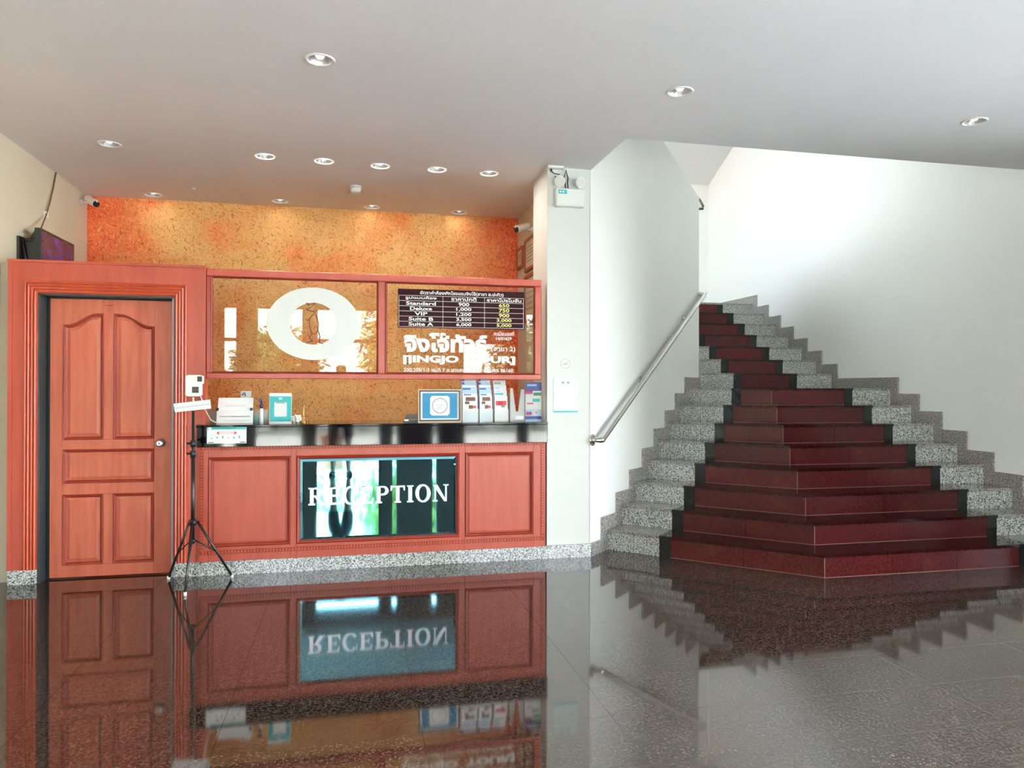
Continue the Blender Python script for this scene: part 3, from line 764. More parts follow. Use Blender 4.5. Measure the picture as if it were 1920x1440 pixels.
# ================================================================== GLASS SCREEN above the counter
YG = YC+.03
gx0_, gx1_, gz0_, gz1_ = sx1+.002, at_y(1015, 600, YG).x, 1.440, 2.250
gs = thing('glass_screen', 'red framed two-pane glass screen hanging above the reception counter', 'glass screen', ((gx0_+gx1_)/2, YG, gz0_))
mid0, mid1 = at_y(709, 620, YG).x, at_y(723, 620, YG).x
fwL, fwR = at_y(396, 620, YG).x, at_y(1003, 620, YG).x
ft = .055
mb = MB().bbox(gx0_, gx1_, YG, YG+.05, gz1_-ft, gz1_, .004).bbox(gx0_, gx1_, YG, YG+.05, gz0_, gz0_+.042, .004)
mb.bbox(gx0_, fwL, YG, YG+.05, gz0_+.042, gz1_-ft, .004).bbox(fwR, gx1_, YG, YG+.05, gz0_+.042, gz1_-ft, .004).bbox(mid0, mid1, YG, YG+.05, gz0_+.042, gz1_-ft, .004)
mb.build('screen_frame', M_wood, gs)
pz0, pz1 = gz0_+.042, gz1_-ft
for a, b in ((fwL, mid0), (mid1, fwR)):
    mo = MB(); frame_mould(a-.004, b+.004, pz0-.004, pz1+.004, YG, .016, mo)
    gpane = MB().box(a, b, YG+.022, YG+.026, pz0, pz1).build('glass_pane', M_sglass, gs)
    local(mo.build('bead', M_moulddk), gpane)
YV = YG+.020                    # vinyl on the face of the glass
# ring emblem on the left pane
ec = at_y(588, 607, YV); rx = at_y(674, 607, YV).x-ec.x; rz = at_y(588, 539, YV).z-ec.z; ri = (at_y(632, 606, YV).x-ec.x)
em = thing('ring_emblem', 'frosted white oval ring emblem with a small kangaroo drawing on the left glass pane', 'emblem', (ec.x, YV, ec.z-rz))
vs = []; fs = []; n = 56
for i in range(n):
    a = 2*PI*i/n; c_, s_ = math.cos(a), math.sin(a)
    for (q_x, q_z) in ((rx, rz), (ri, ri*.92)):
        for y in (YV-.001, YV+.001): vs.append((ec.x+q_x*c_, y, ec.z+q_z*s_))
for i in range(n):
    j = (i+1) % n; A_, B_ = 4*i, 4*j
    fs += [(A_, B_, B_+2, A_+2), (A_+1, A_+3, B_+3, B_+1), (A_, A_+1, B_+1, B_), (A_+2, B_+2, B_+3, A_+3)]
MB().add(vs, fs).build('ring', M_frost, em)
def stroke(pts, w, name, ma, y, parent):
    mb = MB(); sc_ = .0045
    for (a, b) in zip(pts[:-1], pts[1:]):
        p0 = Vector((ec.x+a[0], ec.z+a[1])); p1 = Vector((ec.x+b[0], ec.z+b[1])); d = (p1-p0).normalized(); nn = Vector((-d.y, d.x))*w
        mb.xz([tuple(p0+nn-d*w*.4), tuple(p0-nn-d*w*.4), tuple(p1-nn+d*w*.4), tuple(p1+nn+d*w*.4)], y-.001, y+.001)
    return mb.build(name, ma, parent)
u_ = ri/44
kang = [(-8, 38), (-14, 44), (-6, 40), (2, 44), (-2, 38), (-10, 32), (-14, 30), (-8, 28), (0, 26), (6, 14), (9, 0), (8, -14), (2, -22), (-4, -20), (-8, -6), (-8, 10), (0, 22)]
stroke([(p[0]*u_, p[1]*u_*.9) for p in kang], .0035, 'kangaroo_outline', M_brownp, YV, em)
stroke([(p[0]*u_, p[1]*u_*.9) for p in [(8, -14), (12, -28), (10, -40), (18, -42)]], .004, 'kangaroo_tail', M_brownp, YV, em)
stroke([(p[0]*u_, p[1]*u_*.9) for p in [(-2, -20), (-8, -30), (-2, -38), (-14, -41)]], .004, 'kangaroo_leg', M_brownp, YV, em)
stroke([(p[0]*u_, p[1]*u_*.9) for p in [(-6, 12), (-12, 6), (-14, 10)]], .003, 'kangaroo_arm', M_brownp, YV, em)
# price board on the right pane
x0, x1, _, z1 = rect(746, 541, 983, 617, YV); z0 = at_y(746, 614, YV).z
pb = thing('price_board', 'dark maroon room price table in white and yellow lettering on the right glass pane', 'price board', ((x0+x1)/2, YV, z0))
MB().box(x0, x1, YV-.002, YV+.001, z0, z1).build('board', M_maroon, pb)
W_, G_ = x1-x0, z1-z0; yt = YV-.0022
hl = .17; rh = (1-hl-.03)/6; gl = MB(); lw = .0012
for i in range(7): zz = z1-G_*(hl+rh*i); gl.box(x0+.008, x1-.008, yt-.0005, yt, zz-lw, zz+lw)
for fx in (.0, .345, .68, 1.0):
    xx = x0+.008+fx*(W_-.016); gl.box(xx-lw, xx+lw, yt-.0005, yt, z1-G_*(hl+rh*6), z1-G_*hl)
gl.build('grid_lines', M_vinyl, pb)
text('lettering', 'อัตราค่าห้องพักโรงแรมจิงโจ้(สาขา อ.ปะทิว)', x0+.17*W_, x0+.83*W_, z1-.155*G_, z1-.03*G_, yt, M_vinyl, pb, .018, .0006)
cellx = [(.0, .345), (.345, .68), (.68, 1.)]
rowsT = [('รูปแบบห้อง', 'ราคาปกติ', 'ราคาโปรโมชั่น'), ('Standard', '900', '650'), ('Deluxe', '1,000', '750'), ('VIP', '1,200', '900'), ('Suite B', '3,500', '3,000'), ('Suite A', '6,000', '5,000')]
wid = [(.24, .20, .28), (.23, .085, .085), (.17, .12, .085), (.10, .12, .085), (.19, .12, .12), (.19, .12, .12)]
for r_, (row, wr) in enumerate(zip(rowsT, wid)):
    zt = z1-G_*(hl+rh*r_)
    for c_, (s_, w) in enumerate(zip(row, wr)):
        cxm = x0+.008+(cellx[c_][0]+cellx[c_][1])/2*(W_-.016)
        text('lettering', s_, cxm-w*W_/2, cxm+w*W_/2, zt-.82*rh*G_, zt-(.14 if r_ else .08)*rh*G_, yt, M_yellow if (c_ == 2 and r_ > 0) else M_vinyl, pb, .022, .0006)
# shop name lettering
def px_text(s_, u0, v0, u1, v1, parent, bold, ma=M_vinyl):
    a, b, zb2, zt2 = rect(u0, v0, u1, v1, YV)
    um = (u0+u1)/2; zt2 = at_y(um, v0, YV).z; zb2 = at_y(um, v1, YV).z
    return text('lettering', s_, a, b, zb2, zt2, YV, ma, parent, bold, .002)
lp0 = at_y(860, 700, YV)
le = thing('name_lettering', 'white Thai and English shop name and address lettering on the right glass pane', 'lettering', (lp0.x, YV, lp0.z))
px_text('จิงโจ้ทัวร์', 757, 624, 913, 661, le, .045)
px_text('ทะเบียนเลขที่', 926, 621, 964, 630, le, .01)
px_text('14/01629', 930, 632, 959, 638, le, .015)
px_text('(สาขา 2)', 921, 650, 966, 661, le, .01)
px_text('[JINGJO  TOUR]', 756, 667, 966, 684, le, .05)
px_text('200,209/1-3 หมู่ที่ 7 ต.บางสน อ.ปะทิว จ.ชุมพร 86160', 757, 689, 962, 700, le, .015)

# ================================================================== CEILING FITTINGS
dl_mesh = None
places = ['nearest the camera above the reception hall', 'centred in front of the stairs', 'at the far right by the stair wall', 'at the far left beside the cream wall',
          'first from the left in the row of five', 'second in the row of five', 'middle one of the row of five', 'fourth in the row of five', 'last of the row of five beside the pillar',
          'leftmost of the row over the orange wall', 'second in the row over the orange wall', 'third in the row over the orange wall', 'rightmost in the row over the orange wall']
first = None
for i, p in enumerate(lamp_pos):
    lab = 'round recessed silver downlight, '+places[i]
    grp = 'recessed downlights in the ceiling'
    if first is None:
        t = thing('downlight', lab, 'ceiling light', (p.x, p.y, H), grp); first = t
        MB().lathe([(.064, .004), (.066, -.004), (.078, -.006), (.082, -.002), (.082, .0)], (0, 0, 0), 28, cap=False).build('trim_ring', M_plastic, t, (0, 0, 0))
        MB().lathe([(.066, -.002), (.058, .02), (.050, .05), (.030, .085), (.001, .095)], (0, 0, 0), 28, cap=False).build('reflector', M_tube, t, (0, 0, 0))
        MB().lathe([(.004, .004), (.018, .008), (.026, .02), (.024, .045), (.016, .075)], (0, 0, 0), 14).build('bulb', M_bulb, t, (0, 0, 0))
    else:
        t = first.copy(); C.objects.link(t); t.location = (p.x, p.y, H); t['label'] = lab
        for ch in list(first.children):
            c = ch.copy(); C.objects.link(c); c.parent = t
for i, p in enumerate(lamp_pos):          # the lamps over the reception burn dimly
    if i >= 4:
        l = bpy.data.lights.new('downlight_glow', 'AREA'); l.shape = 'DISK'; l.size = .06; l.energy = .12 if i >= 9 else 1.5; l.color = (1, .90, .80)
        o = bpy.data.objects.new('downlight_glow', l); C.objects.link(o); o.location = (p.x, p.y, H-.001)
p = at_z(667, 349, H)
sd_ = thing('smoke_detector', 'white drum-shaped smoke detector on the ceiling behind the row of five downlights', 'smoke detector', (p.x, p.y, H))
MB().lathe([(.05, 0), (.05, -.012), (.046, -.016)], (0, 0, 0), 24).build('base', M_plastic, sd_, (0, 0, 0))
MB().lathe([(.046, -.016), (.048, -.03), (.042, -.055), (.02, -.06)], (0, 0, 0), 24).build('housing', M_plastic, sd_, (0, 0, 0))
p = at_z(665, 366, H)
cv = MB().lathe([(.078, 0), (.078, -.006), (.07, -.010)], (0, 0, 0), 28).build('cover_plate', M_ceil, None, (p.x, p.y, H))
tag(cv, 'round grey blanking plate on the ceiling just beyond the smoke detector', 'cover plate')
p = at_z(362, 353, H)
cv = MB().lathe([(.022, 0), (.022, -.01), (.014, -.014)], (0, 0, 0), 16).build('sprinkler_cap', M_ceil, None, (p.x, p.y, H))
tag(cv, 'tiny grey round cap on the ceiling near the orange wall', 'ceiling cap')

def cctv(label, base, wall, aim, cable):
    t = thing('security_camera', label, 'security camera', tuple(base), 'white bullet security cameras')
    b = Vector(base); w = Vector(wall); a = Vector(aim).normalized()
    MB().tube([b, b+w*.015], .032, 14).build('mount_plate', M_plastic, t)
    j = b+w*.07
    MB().tube([b+w*.015, b+w*.05+Vector((0, 0, .004)), j], .012, 10).build('bracket_arm', M_plastic, t)
    s0 = j-a*.04+Vector((0, 0, .03)); s1 = s0+a*.17
    bo = MB().tube([s0, s0+a*.01, s1-a*.005, s1], [.026, .033, .033, .031], 16).build('camera_body', M_plastic, t)
    local(MB().tube([s1-a*.03+Vector((0, 0, .031)), s1+a*.02+Vector((0, 0, .031))], [.010, .012], 8).build('sun_hood', M_plastic), bo).location = (0, 0, 0)
    local(MB().tube([s1, s1+a*.006], .029, 16).build('lens', M_dark), bo).location = (0, 0, 0)
    MB().tube(cable, .004, 6).build('cable', M_plastic, t)
b = at_x(160, 388, XL)
b = Vector((XL, 7.42, at_x(161, 386, XL).z))
cctv('white bullet camera high on the cream wall at the left edge of the orange wall', b, (1, 0, 0), (.62, -.62, -.42), [b+Vector((.0, .02, 0)), b+Vector((.02, .10, .06)), b+Vector((.05, .12, .14)), b+Vector((.03, .12, .20)), b+Vector((.0, .10, .22))])
b = Vector((1.743, 6.55, at_x(999, 431, 1.743).z))
b.y = at_x(999, 431, 1.743).y
cctv('white bullet camera beside the white pillar above the framed certificates', b, (-1, 0, 0), (-.62, -.35, -.28), [b+Vector((0, -.02, 0)), b+Vector((-.01, -.05, .08)), b+Vector((0, -.05, .14))])

# certificates on the alcove wall
def certificate(y0, y1, z0, z1, label):
    t = thing('picture_frame', label, 'picture frame', (1.743, (y0+y1)/2, z0), 'wooden certificate frames on the alcove wall')
    X1, X0 = 1.742, 1.718; w = .028
    mb = MB().box(X0, X1, y0, y1, z0, z0+w).box(X0, X1, y0, y1, z1-w, z1).box(X0, X1, y0, y0+w, z0+w, z1-w).box(X0, X1, y1-w, y1, z0+w, z1-w)
    mb.build('frame', M_oak, t)
    MB().box(X0+.012, X1-.004, y0+w, y1-w, z0+w, z1-w).build('certificate_sheet', M_cream, t)
    ln = MB()
    for i in range(5): zz = z0+w+(z1-z0-2*w)*(.25+.13*i); ln.box(X0+.0112, X0+.012, y0+w+.03, y1-w-.03, zz, zz+.006)
    ln.build('print_lines', M_brownp, t)
a1 = at_x(987, 452, 1.743); a2 = at_x(999, 441, 1.743); b1 = at_x(987, 508, 1.743)
certificate(a1.y-.42, a1.y, b1.z-.02, a1.z, 'wooden certificate frame beside the pillar, nearer of the two under the camera')
c1 = at_x(984, 459, 1.743); c2 = at_x(969, 465, 1.743)
certificate(c1.y+.02, min(c1.y+.40, 7.56), at_x(984, 503, 1.743).z+.02, c1.z, 'wooden certificate frame next to the orange wall, farther of the two')
certificate(a1.y-.42, a1.y, 2.02, at_x(990, 518, 1.743).z, 'wooden frame just showing above the glass screen beside the pillar')

# television on its bracket behind the door surround
t1 = at_x(76, 427, -2.26); d_ = ray(139, 459); t2 = O+d_*((t1.z-HC)/d_.z)
ed = (t2-t1); ed.z = 0; ed_n = ed.normalized(); out = Vector((ed_n.y, -ed_n.x, 0))
if out.x < 0: out = -out
tv = thing('television', 'small black television with dark purple screen above the door surround in the left corner', 'television', tuple((t1+t2)/2-Vector((0, 0, .36))))
def tbox(mb, a, b, o0, o1, z0, z1):
    pts = [t1+ed_n*a+out*o0, t1+ed_n*b+out*o0, t1+ed_n*b+out*o1, t1+ed_n*a+out*o1]
    return mb.hexa([(p.x, p.y, z0) for p in pts]+[(p.x, p.y, z1) for p in pts])
Wt = ed.length; zt = t1.z; zb = zt-Wt*.60
tbox(MB(), 0, Wt, -.04, 0, zb, zt).build('bezel', M_dark, tv)
tbox(MB(), .022, Wt-.018, 0, .0015, zb+.03, zt-.022).build('screen', M_screen, tv)
mb = MB(); pts0 = [t1+ed_n*a+out*(-.04) for a in (.01, Wt-.01)]; pts1 = [t1+ed_n*a+out*(-.11) for a in (.09, Wt-.12)]
mb.hexa([(pts1[0].x, pts1[0].y, zb+.06), (pts1[1].x, pts1[1].y, zb+.06), (pts0[1].x, pts0[1].y, zb+.02), (pts0[0].x, pts0[0].y, zb+.02),
         (pts1[0].x, pts1[0].y, zt-.07), (pts1[1].x, pts1[1].y, zt-.07), (pts0[1].x, pts0[1].y, zt-.01), (pts0[0].x, pts0[0].y, zt-.01)])
mb.build('rear_housing', M_dark, tv)
bx = t1+ed_n*.0
ba = at_x(43, 443, -2.36)
MB().box(XL, XL+.02, ba.y-.02, ba.y+.22, zb-.02, ba.z+.0).tube([(XL+.02, ba.y+.03, ba.z-.02), (bx.x, bx.y+.05, zt-.09)], .010, 8).tube([(XL+.02, ba.y+.02, ba.z-.02), (XL+.06, ba.y+.06, zb)], .010, 8).box(XL+.015, t1.x-.03, ba.y+.06, t1.y+.12, zb, zt-.10).build('wall_bracket', M_blackm, tv)
c0 = at_x(106, 318, XL+.01); c3 = Vector((t1.x-.02, t1.y+.05, zt-.01))
ca = [c0, at_x(100, 352, XL+.012), at_x(93, 382, XL+.015), at_x(86, 405, XL+.02), c3]
MB().tube(ca, .006, 6).build('cable', M_brownp, tv)
cd = MB(); q0 = at_x(87, 404, XL+.012)
cd.box(XL, XL+.02, q0.y-.02, q0.y+.02, q0.z-.02, q0.z+.03).build('socket', M_plastic, tv)

# ================================================================== PILLAR FITTINGS
YPL = YC+.005
x0, x1, z0, z1 = rect(1044, 352, 1096, 388, YPL-.06)
el = thing('emergency_light', 'white twin-head emergency light box with teal label high on the white pillar', 'emergency light', ((x0+x1)/2, YPL, z0))
MB().bbox(x0, x1, YPL-.06, YPL, z0, z1, .006).build('housing', M_plastic, el)
MB().box(x0+.012, x1-.01, YPL-.0605, YPL-.0595, z0+.012, z0+.016).build('seam', M_offw, el)
MB().box(x0+.012, x0+.085, YPL-.062, YPL-.0602, z1-.045, z1-.012).build('label_plate', M_teal, el)
for q_ in (.03, .055): MB().lathe([(.008, YPL-.0622), (.008, YPL-.063)], (x0+q_, 0, z1-.029), 12, 'Y').build('label_disc', M_paper, el)
for cxh, tilt in ((x1-.045, .3), (x0+.030, -.3)):
    hc_ = Vector((cxh, YPL-.045, z1+.055)); ax = Vector((tilt, -1, -.15)).normalized()
    hd = MB().tube([hc_-ax*.035, hc_-ax*.028, hc_+ax*.02, hc_+ax*.03], [.02, .034, .044, .044], 18).build('lamp_head', M_plastic, el)
    local(MB().tube([hc_+ax*.0302, hc_+ax*.034], .036, 18).build('lamp_lens', M_offw), hd)
    MB().tube([(cxh, YPL-.04, z1-.002), (cxh, YPL-.042, z1+.03)], .009, 8).build('lamp_stem', M_plastic, el)
a = at_y(1062, 319, YPL-.01)
loop = [(a.x-.008, a.y, z1+.0), (a.x-.012, a.y, z1+.06), (a.x-.02, a.y, z1+.10), (a.x-.004, a.y, a.z), (a.x+.014, a.y, z1+.10), (a.x+.010, a.y, z1+.06), (a.x+.016, a.y, z1)]
MB().tube(loop, .0045, 6).build('power_cord', M_dark, el)
a = at_y(1033, 314, YPL-.012); b = at_y(1050, 327, YPL-.012)
MB().tube([a, a+Vector((.004, 0, -.03)), a+Vector((.03, 0, -.048)), b], [.010, .007, .004, .0035], 6).tube([at_y(1041, 330, YPL-.01), at_y(1043, 342, YPL-.01), at_y(1049, 344, YPL-.01), at_y(1050, 350, YPL-.01)], .004, 6).build('power_lead', M_dark, el)
a = at_y(1026, 312, YPL-.02); b = at_y(1055, 312, YPL-.02)
tr_ = MB().box(a.x, b.x, YPL-.05, YPL, H-.018, H-.0).build('cable_trunking', M_plastic)
tag(tr_, 'short white cable trunking under the ceiling at the top of the pillar', 'cable trunking')
sc_ = at_y(1060, 682, YPL)
ns = thing('smoking_sign', 'small round faded no smoking sticker on the white pillar', 'sticker', (sc_.x, YPL, sc_.z-.04))
R0 = .040; vs = []; fs = []; n = 32
for i in range(n):
    a = 2*PI*i/n
    for r in (R0, R0*.88): vs.append((sc_.x+r*math.cos(a), YPL-.002, sc_.z+r*math.sin(a)))
for i in range(n): j = (i+1) % n; fs.append((2*i, 2*j, 2*j+1, 2*i+1))
MB().lathe([(R0, YPL), (R0, YPL-.0015)], (sc_.x, 0, sc_.z), 32, 'Y').build('disc', M_vinyl, ns)
M_faint = mat('faded_pink_print', (.55, .42, .40), .5)
MB().add(vs, fs).build('ring', M_faint, ns)
MB().box(sc_.x-.022, sc_.x+.018, YPL-.0025, YPL-.0018, sc_.z-.006, sc_.z+.001).box(sc_.x+.012, sc_.x+.016, YPL-.0025, YPL-.0018, sc_.z, sc_.z+.016).box(sc_.x-.008, sc_.x+.004, YPL-.0025, YPL-.0018, sc_.z+.006, sc_.z+.010).build('cigarette', M_ink2, ns)
x0, x1, z0, z1 = rect(1038, 709, 1083, 773, YPL)
qs = thing('payment_poster', 'white poster with teal bottom edge taped to the white pillar beside the counter', 'poster', ((x0+x1)/2, YPL, z0))
MB().box(x0, x1, YPL-.003, YPL, z0, z1).build('sheet', mat('cool_white_print', (.74, .82, .83), .45), qs)
MB().box(x0, x1, YPL-.006, YPL-.003, z1-.008, z1-.002).build('top_edge', M_offw, qs)
MB().box(x0, x1, YPL-.006, YPL-.003, z0, z0+.012).build('bottom_edge', M_teal, qs)
xm = (x0+x1)/2
MB().box(xm-.035, xm-.012, YPL-.0036, YPL-.003, z1-.045, z1-.027).build('icon', M_ink2, qs)
MB().lathe([(.011, YPL-.003), (.011, YPL-.0036)], (xm+.02, 0, z1-.036), 14, 'Y').build('icon', M_ink2, qs)

# ================================================================== HANDRAILS
CR = CD-.075*1.41421
def dz_(u, v, c): return at_d(u, v, c)
hr = thing('handrail', 'stainless steel handrail running up the oblique white wall', 'handrail', tuple(at_d(1113, 825, CR)))
fl0 = at_d(1110, 825, CD); bend0 = at_d(1120, 825, CR); bend1 = at_d(1135, 817, CR); top1 = at_d(1318, 556, CR); top2 = at_d(1324, 551, CR)
en = Vector((1, 1, 0)).normalized(); wn_ = Vector((1, -1, 0)).normalized()
bend0.z = fl0.z; 
pts = [fl0+wn_*.004, fl0+wn_*.04, fl0+wn_*.068+en*.012, fl0+wn_*.075+en*.035, bend1-en*.035+Vector((0, 0, -.018)), bend1, bend1+(top1-bend1)*.03]
N = 6
for i in range(1, N+1): pts.append(bend1+(top1-bend1)*(.03+.97*i/N))
pts += [top1+(top1-bend1).normalized()*.04+Vector((0, 0, -.008)), top1+(top1-bend1).normalized()*.055-wn_*.02, top1+(top1-bend1).normalized()*.055-wn_*.055+Vector((0, 0, .01))]
MB().tube(pts, .024, 14).build('rail', M_steel, hr)
MB().tube([fl0, fl0+wn_*.010], .048, 18).build('wall_flange', M_steel, hr)
for (u, v) in ((1200, 710), (1281, 605), (1313, 571)):
    w0 = at_d(u, v, CD); 
    # rail point at the same distance along the wall
    al = (w0-bend1).dot(en); dr_ = (top1-bend1); tpar = al/dr_.dot(en); rp_ = bend1+dr_*tpar
    w0 = rp_-wn_*.075+Vector((0, 0, -.045))
    w0 = Vector((w0.x, w0.y, w0.z))
    off_ = (CD-(w0.y-w0.x))/1.41421; w0 = w0-wn_*off_
    bk = MB().tube([w0, w0+wn_*.008], .036, 16).tube([w0+wn_*.007, w0+wn_*.06, rp_+Vector((0, 0, -.018))], .008, 8).build('rail_bracket', M_steel, hr)
s0 = at_y(1313.5, 377, 8.0); s1 = at_y(1319, 388, 8.0)
hr2 = thing('handrail', 'end of a dark handrail on the flight above, at the edge of the oblique wall', 'handrail', tuple(s0))
MB().tube([s0+(s0-s1)*3+Vector((-.1, 0, 0)), s0, s1, s1+Vector((-.005, 0, -.02)), s1+Vector((-.11, 0, -.03))], .014, 10).build('rail', mat('dark_steel', (.22, .19, .13), .3, metal=1), hr2)

# ================================================================== THERMOMETER TRIPOD
F1, F2, F3 = at_z(316, 1086, 0), at_z(347, 1117, 0), at_z(435, 1083, 0)
cxy = at_y(361.5, 975, (F1.y+F2.y+F3.y)/3); cx_, cy_ = cxy.x, cxy.y
tp = thing('tripod_stand', 'black tripod holding a white wall thermometer in front of the counter', 'tripod', (cx_, cy_, 0))
zh = at_y(361, 978, cy_).z; zc = at_y(361, 1014, cy_).z
ztop = at_y(361, 745, cy_).z
MB().tube([(cx_, cy_, zc-.02), (cx_, cy_, at_y(361, 850, cy_).z)], .0135, 12).build('lower_pole', M_blackm, tp)
MB().tube([(cx_, cy_, zh), (cx_, cy_, at_y(361, 770, cy_).z)], .0095, 12).build('upper_pole', M_blackm, tp)
MB().tube([(cx_, cy_, at_y(361, 770, cy_).z), (cx_, cy_, ztop)], .006, 10).build('top_rod', M_plastic, tp)
for v_ in (832, 851):
    z_ = at_y(361, v_, cy_).z
    cl = MB().tube([(cx_, cy_, z_-.022), (cx_, cy_, z_+.022)], .019, 12).tube([(cx_, cy_, z_), (cx_-.042, cy_-.01, z_+.004)], .008, 8).build('clamp_collar', M_dark, tp)
hb = MB().tube([(cx_, cy_, zh-.025), (cx_, cy_, zh+.015)], .024, 14)
hb.build('hub', M_dark, tp)
MB().tube([(cx_, cy_, zc-.012), (cx_, cy_, zc+.012)], .019, 12).build('brace_collar', M_dark, tp)
for Fp in (F1, F2, F3):
    d = Vector((Fp.x-cx_, Fp.y-cy_, 0)).normalized(); top = Vector((cx_, cy_, zh))+d*.03
    foot = Vector((Fp.x, Fp.y, .012))
    lg = MB().tube([top, foot], .009, 8).build('leg', M_blackm, tp)
    local(MB().tube([foot+Vector((0, 0, .012)), foot-Vector((0, 0, .012))], .011, 8).build('foot_cap', M_plastic), lg)
    mp = top+(foot-top)*.55
    MB().tube([Vector((cx_, cy_, zc))+d*.018, mp], .005, 6).build('brace', M_blackm, tp)
# thermometer body
YT = cy_-.02
x0, x1, z0, z1 = rect(349, 703, 381, 743, YT-.03)
th = thing('thermometer', 'white handsfree thermometer with two black windows on top of the tripod', 'thermometer', ((x0+x1)/2, YT, z0))
def rounded(x0, x1, z0, z1, r, n=4):
    pts = []
    for cx_2, cz_2, a0 in ((x1-r, z1-r, 0), (x0+r, z1-r, PI/2), (x0+r, z0+r, PI), (x1-r, z0+r, 1.5*PI)):
        for i in range(n+1): a = a0+PI/2*i/n; pts.append((cx_2+r*math.cos(a), cz_2+r*math.sin(a)))
    return pts
MB().xz(rounded(x0, x1-.012, z0, z1, .016), YT-.05, YT+.01).build('casing', M_plastic, th)
MB().xz(rounded(x0+.052, x1+.0, z1-.062, z1-.004, .006), YT-.058, YT).build('display_hood', M_plastic, th)
MB().box(x1-.034, x1-.003, YT-.060, YT-.058, z1-.046, z1-.010).build('display', M_dark, th)
MB().box(x0+.043, x1-.026, YT-.053, YT-.050, z0+.024, z0+.066).build('sensor_window', M_dark, th)
MB().tube([(x1-.03, YT-.01, z0+.02), (x1-.012, YT+.0, z0-.03), (x1-.004, YT+.02, z0-.08), at_y(395, 790, YC-.02)+Vector((0, 0, .01)), at_y(405, 800, YC+.02)+Vector((0, 0, .03))], .0035, 6).build('cable', M_plastic, th)
# paper strip sign on the pole
YQ = cy_-.03
c = [at_y(325, 757, YQ), at_y(394, 749, YQ), at_y(396, 766, YQ), at_y(328, 773, YQ)]
tg = thing('paper_sign', 'narrow tilted white paper strip with grey writing tied to the tripod pole', 'paper sign', tuple((c[0]+c[2])/2))
mb = MB(); mb.xz([(p.x, p.z) for p in (c[3], c[2], c[1], c[0])], YQ-.001, YQ+.001); mb.build('strip', M_paper, tg)
mm = text('lettering', 'กรุณาวัดอุณหภูมิก่อนเข้า', -.12, .12, -.009, .009, 0, M_ink2, None, 0, .0006)
mm.parent = tg; ce_ = (c[0]+c[2])/2; mm.location = Vector((0, -.0012, 0)); mm.rotation_euler = (0, -math.atan2(c[1].z-c[0].z, c[1].x-c[0].x), 0)
MB().tube([(cx_, YQ, ce_.z), (cx_, cy_, ce_.z)], .006, 8).build('clip', M_dark, tg)

# ================================================================== THINGS ON THE COUNTER
YI = 5.90
def bx_px(u0, v0, u1, Y, z_from=ZT):
    a = at_y(u0, v0, Y); b = at_y(u1, v0, Y); return a.x, b.x, z_from, at_y((u0+u1)/2, v0, Y).z
# two white notices on a stand
x0, x1, z0, z1 = bx_px(407, 746, 475, YI)
nt_ = thing('notice_stand', 'pair of white typed notices clipped on a clear stand at the left of the counter', 'notice stand', ((x0+x1)/2, YI, ZT))
zm = z0+(z1-z0)*.53
MB().hexa([(x0+.004, YI+.0, zm-.01), (x1-.003, YI, zm-.01), (x1-.003, YI+.002, zm-.01), (x0+.004, YI+.002, zm-.01), (x0+.004, YI+.04, z1), (x1-.003, YI+.04, z1), (x1-.003, YI+.042, z1), (x0+.004, YI+.042, z1)]).build('upper_sheet', M_paper, nt_)
MB().hexa([(x0, YI-.03, z0+.002), (x1, YI-.03, z0+.002), (x1, YI-.028, z0+.002), (x0, YI-.028, z0+.002), (x0, YI-.008, zm), (x1, YI-.008, zm), (x1, YI-.006, zm), (x0, YI-.006, zm)]).build('lower_sheet', M_paper, nt_)
MB().hexa([(x0, YI-.02, z0), (x1, YI-.02, z0), (x1, YI+.08, z0), (x0, YI+.08, z0), (x0+.01, YI+.045, z1-.02), (x1-.01, YI+.045, z1-.02), (x1-.01, YI+.05, z1-.02), (x0+.01, YI+.05, z1-.02)]).build('clear_stand', M_acry, nt_)
text('lettering', 'กรุณาสวมหน้ากากอนามัย', x0+.06, x1-.06, zm+.028, zm+.036, YI+.004, M_ink2, nt_, 0, .0008)
text('lettering', 'โปรดลงทะเบียนก่อนเข้าพัก', x0+.02, x1-.02, z0+.050, z0+.062, YI-.022, M_ink, nt_, .005, .0008)
text('lettering', 'ขอบคุณค่ะ Thank you for your cooperation', x0+.05, x1-.02, z0+.022, z0+.031, YI-.030, M_ink2, nt_, 0, .0008)
for xx in (x0+.004, x1-.012): MB().box(xx-.010, xx+.008, YI-.016, YI+.008, zm-.006, zm+.016).build('clip', M_dark, nt_)
# small box behind
x0, x1, _, z1 = bx_px(452, 733, 470, 6.02)
cb = MB().hexa([(x0, 6.0, ZT), (x1, 6.0, ZT), (x1, 6.06, ZT), (x0, 6.06, ZT), (x0, 6.0, z1), (x1, 6.0, z1), (x1, 6.06, z1), (x0, 6.06, z1)])
t = thing('card_box', 'small white carton standing behind the typed notices', 'box', ((x0+x1)/2, 6.03, ZT))
cb.build('carton', M_offw, t); MB().tube([(x0+.012, 5.998, z1-.03), (x0+.03, 5.996, z1-.012), (x0+.035, 5.998, z1-.04)], .004, 5).build('printed_curl', M_dark, t)
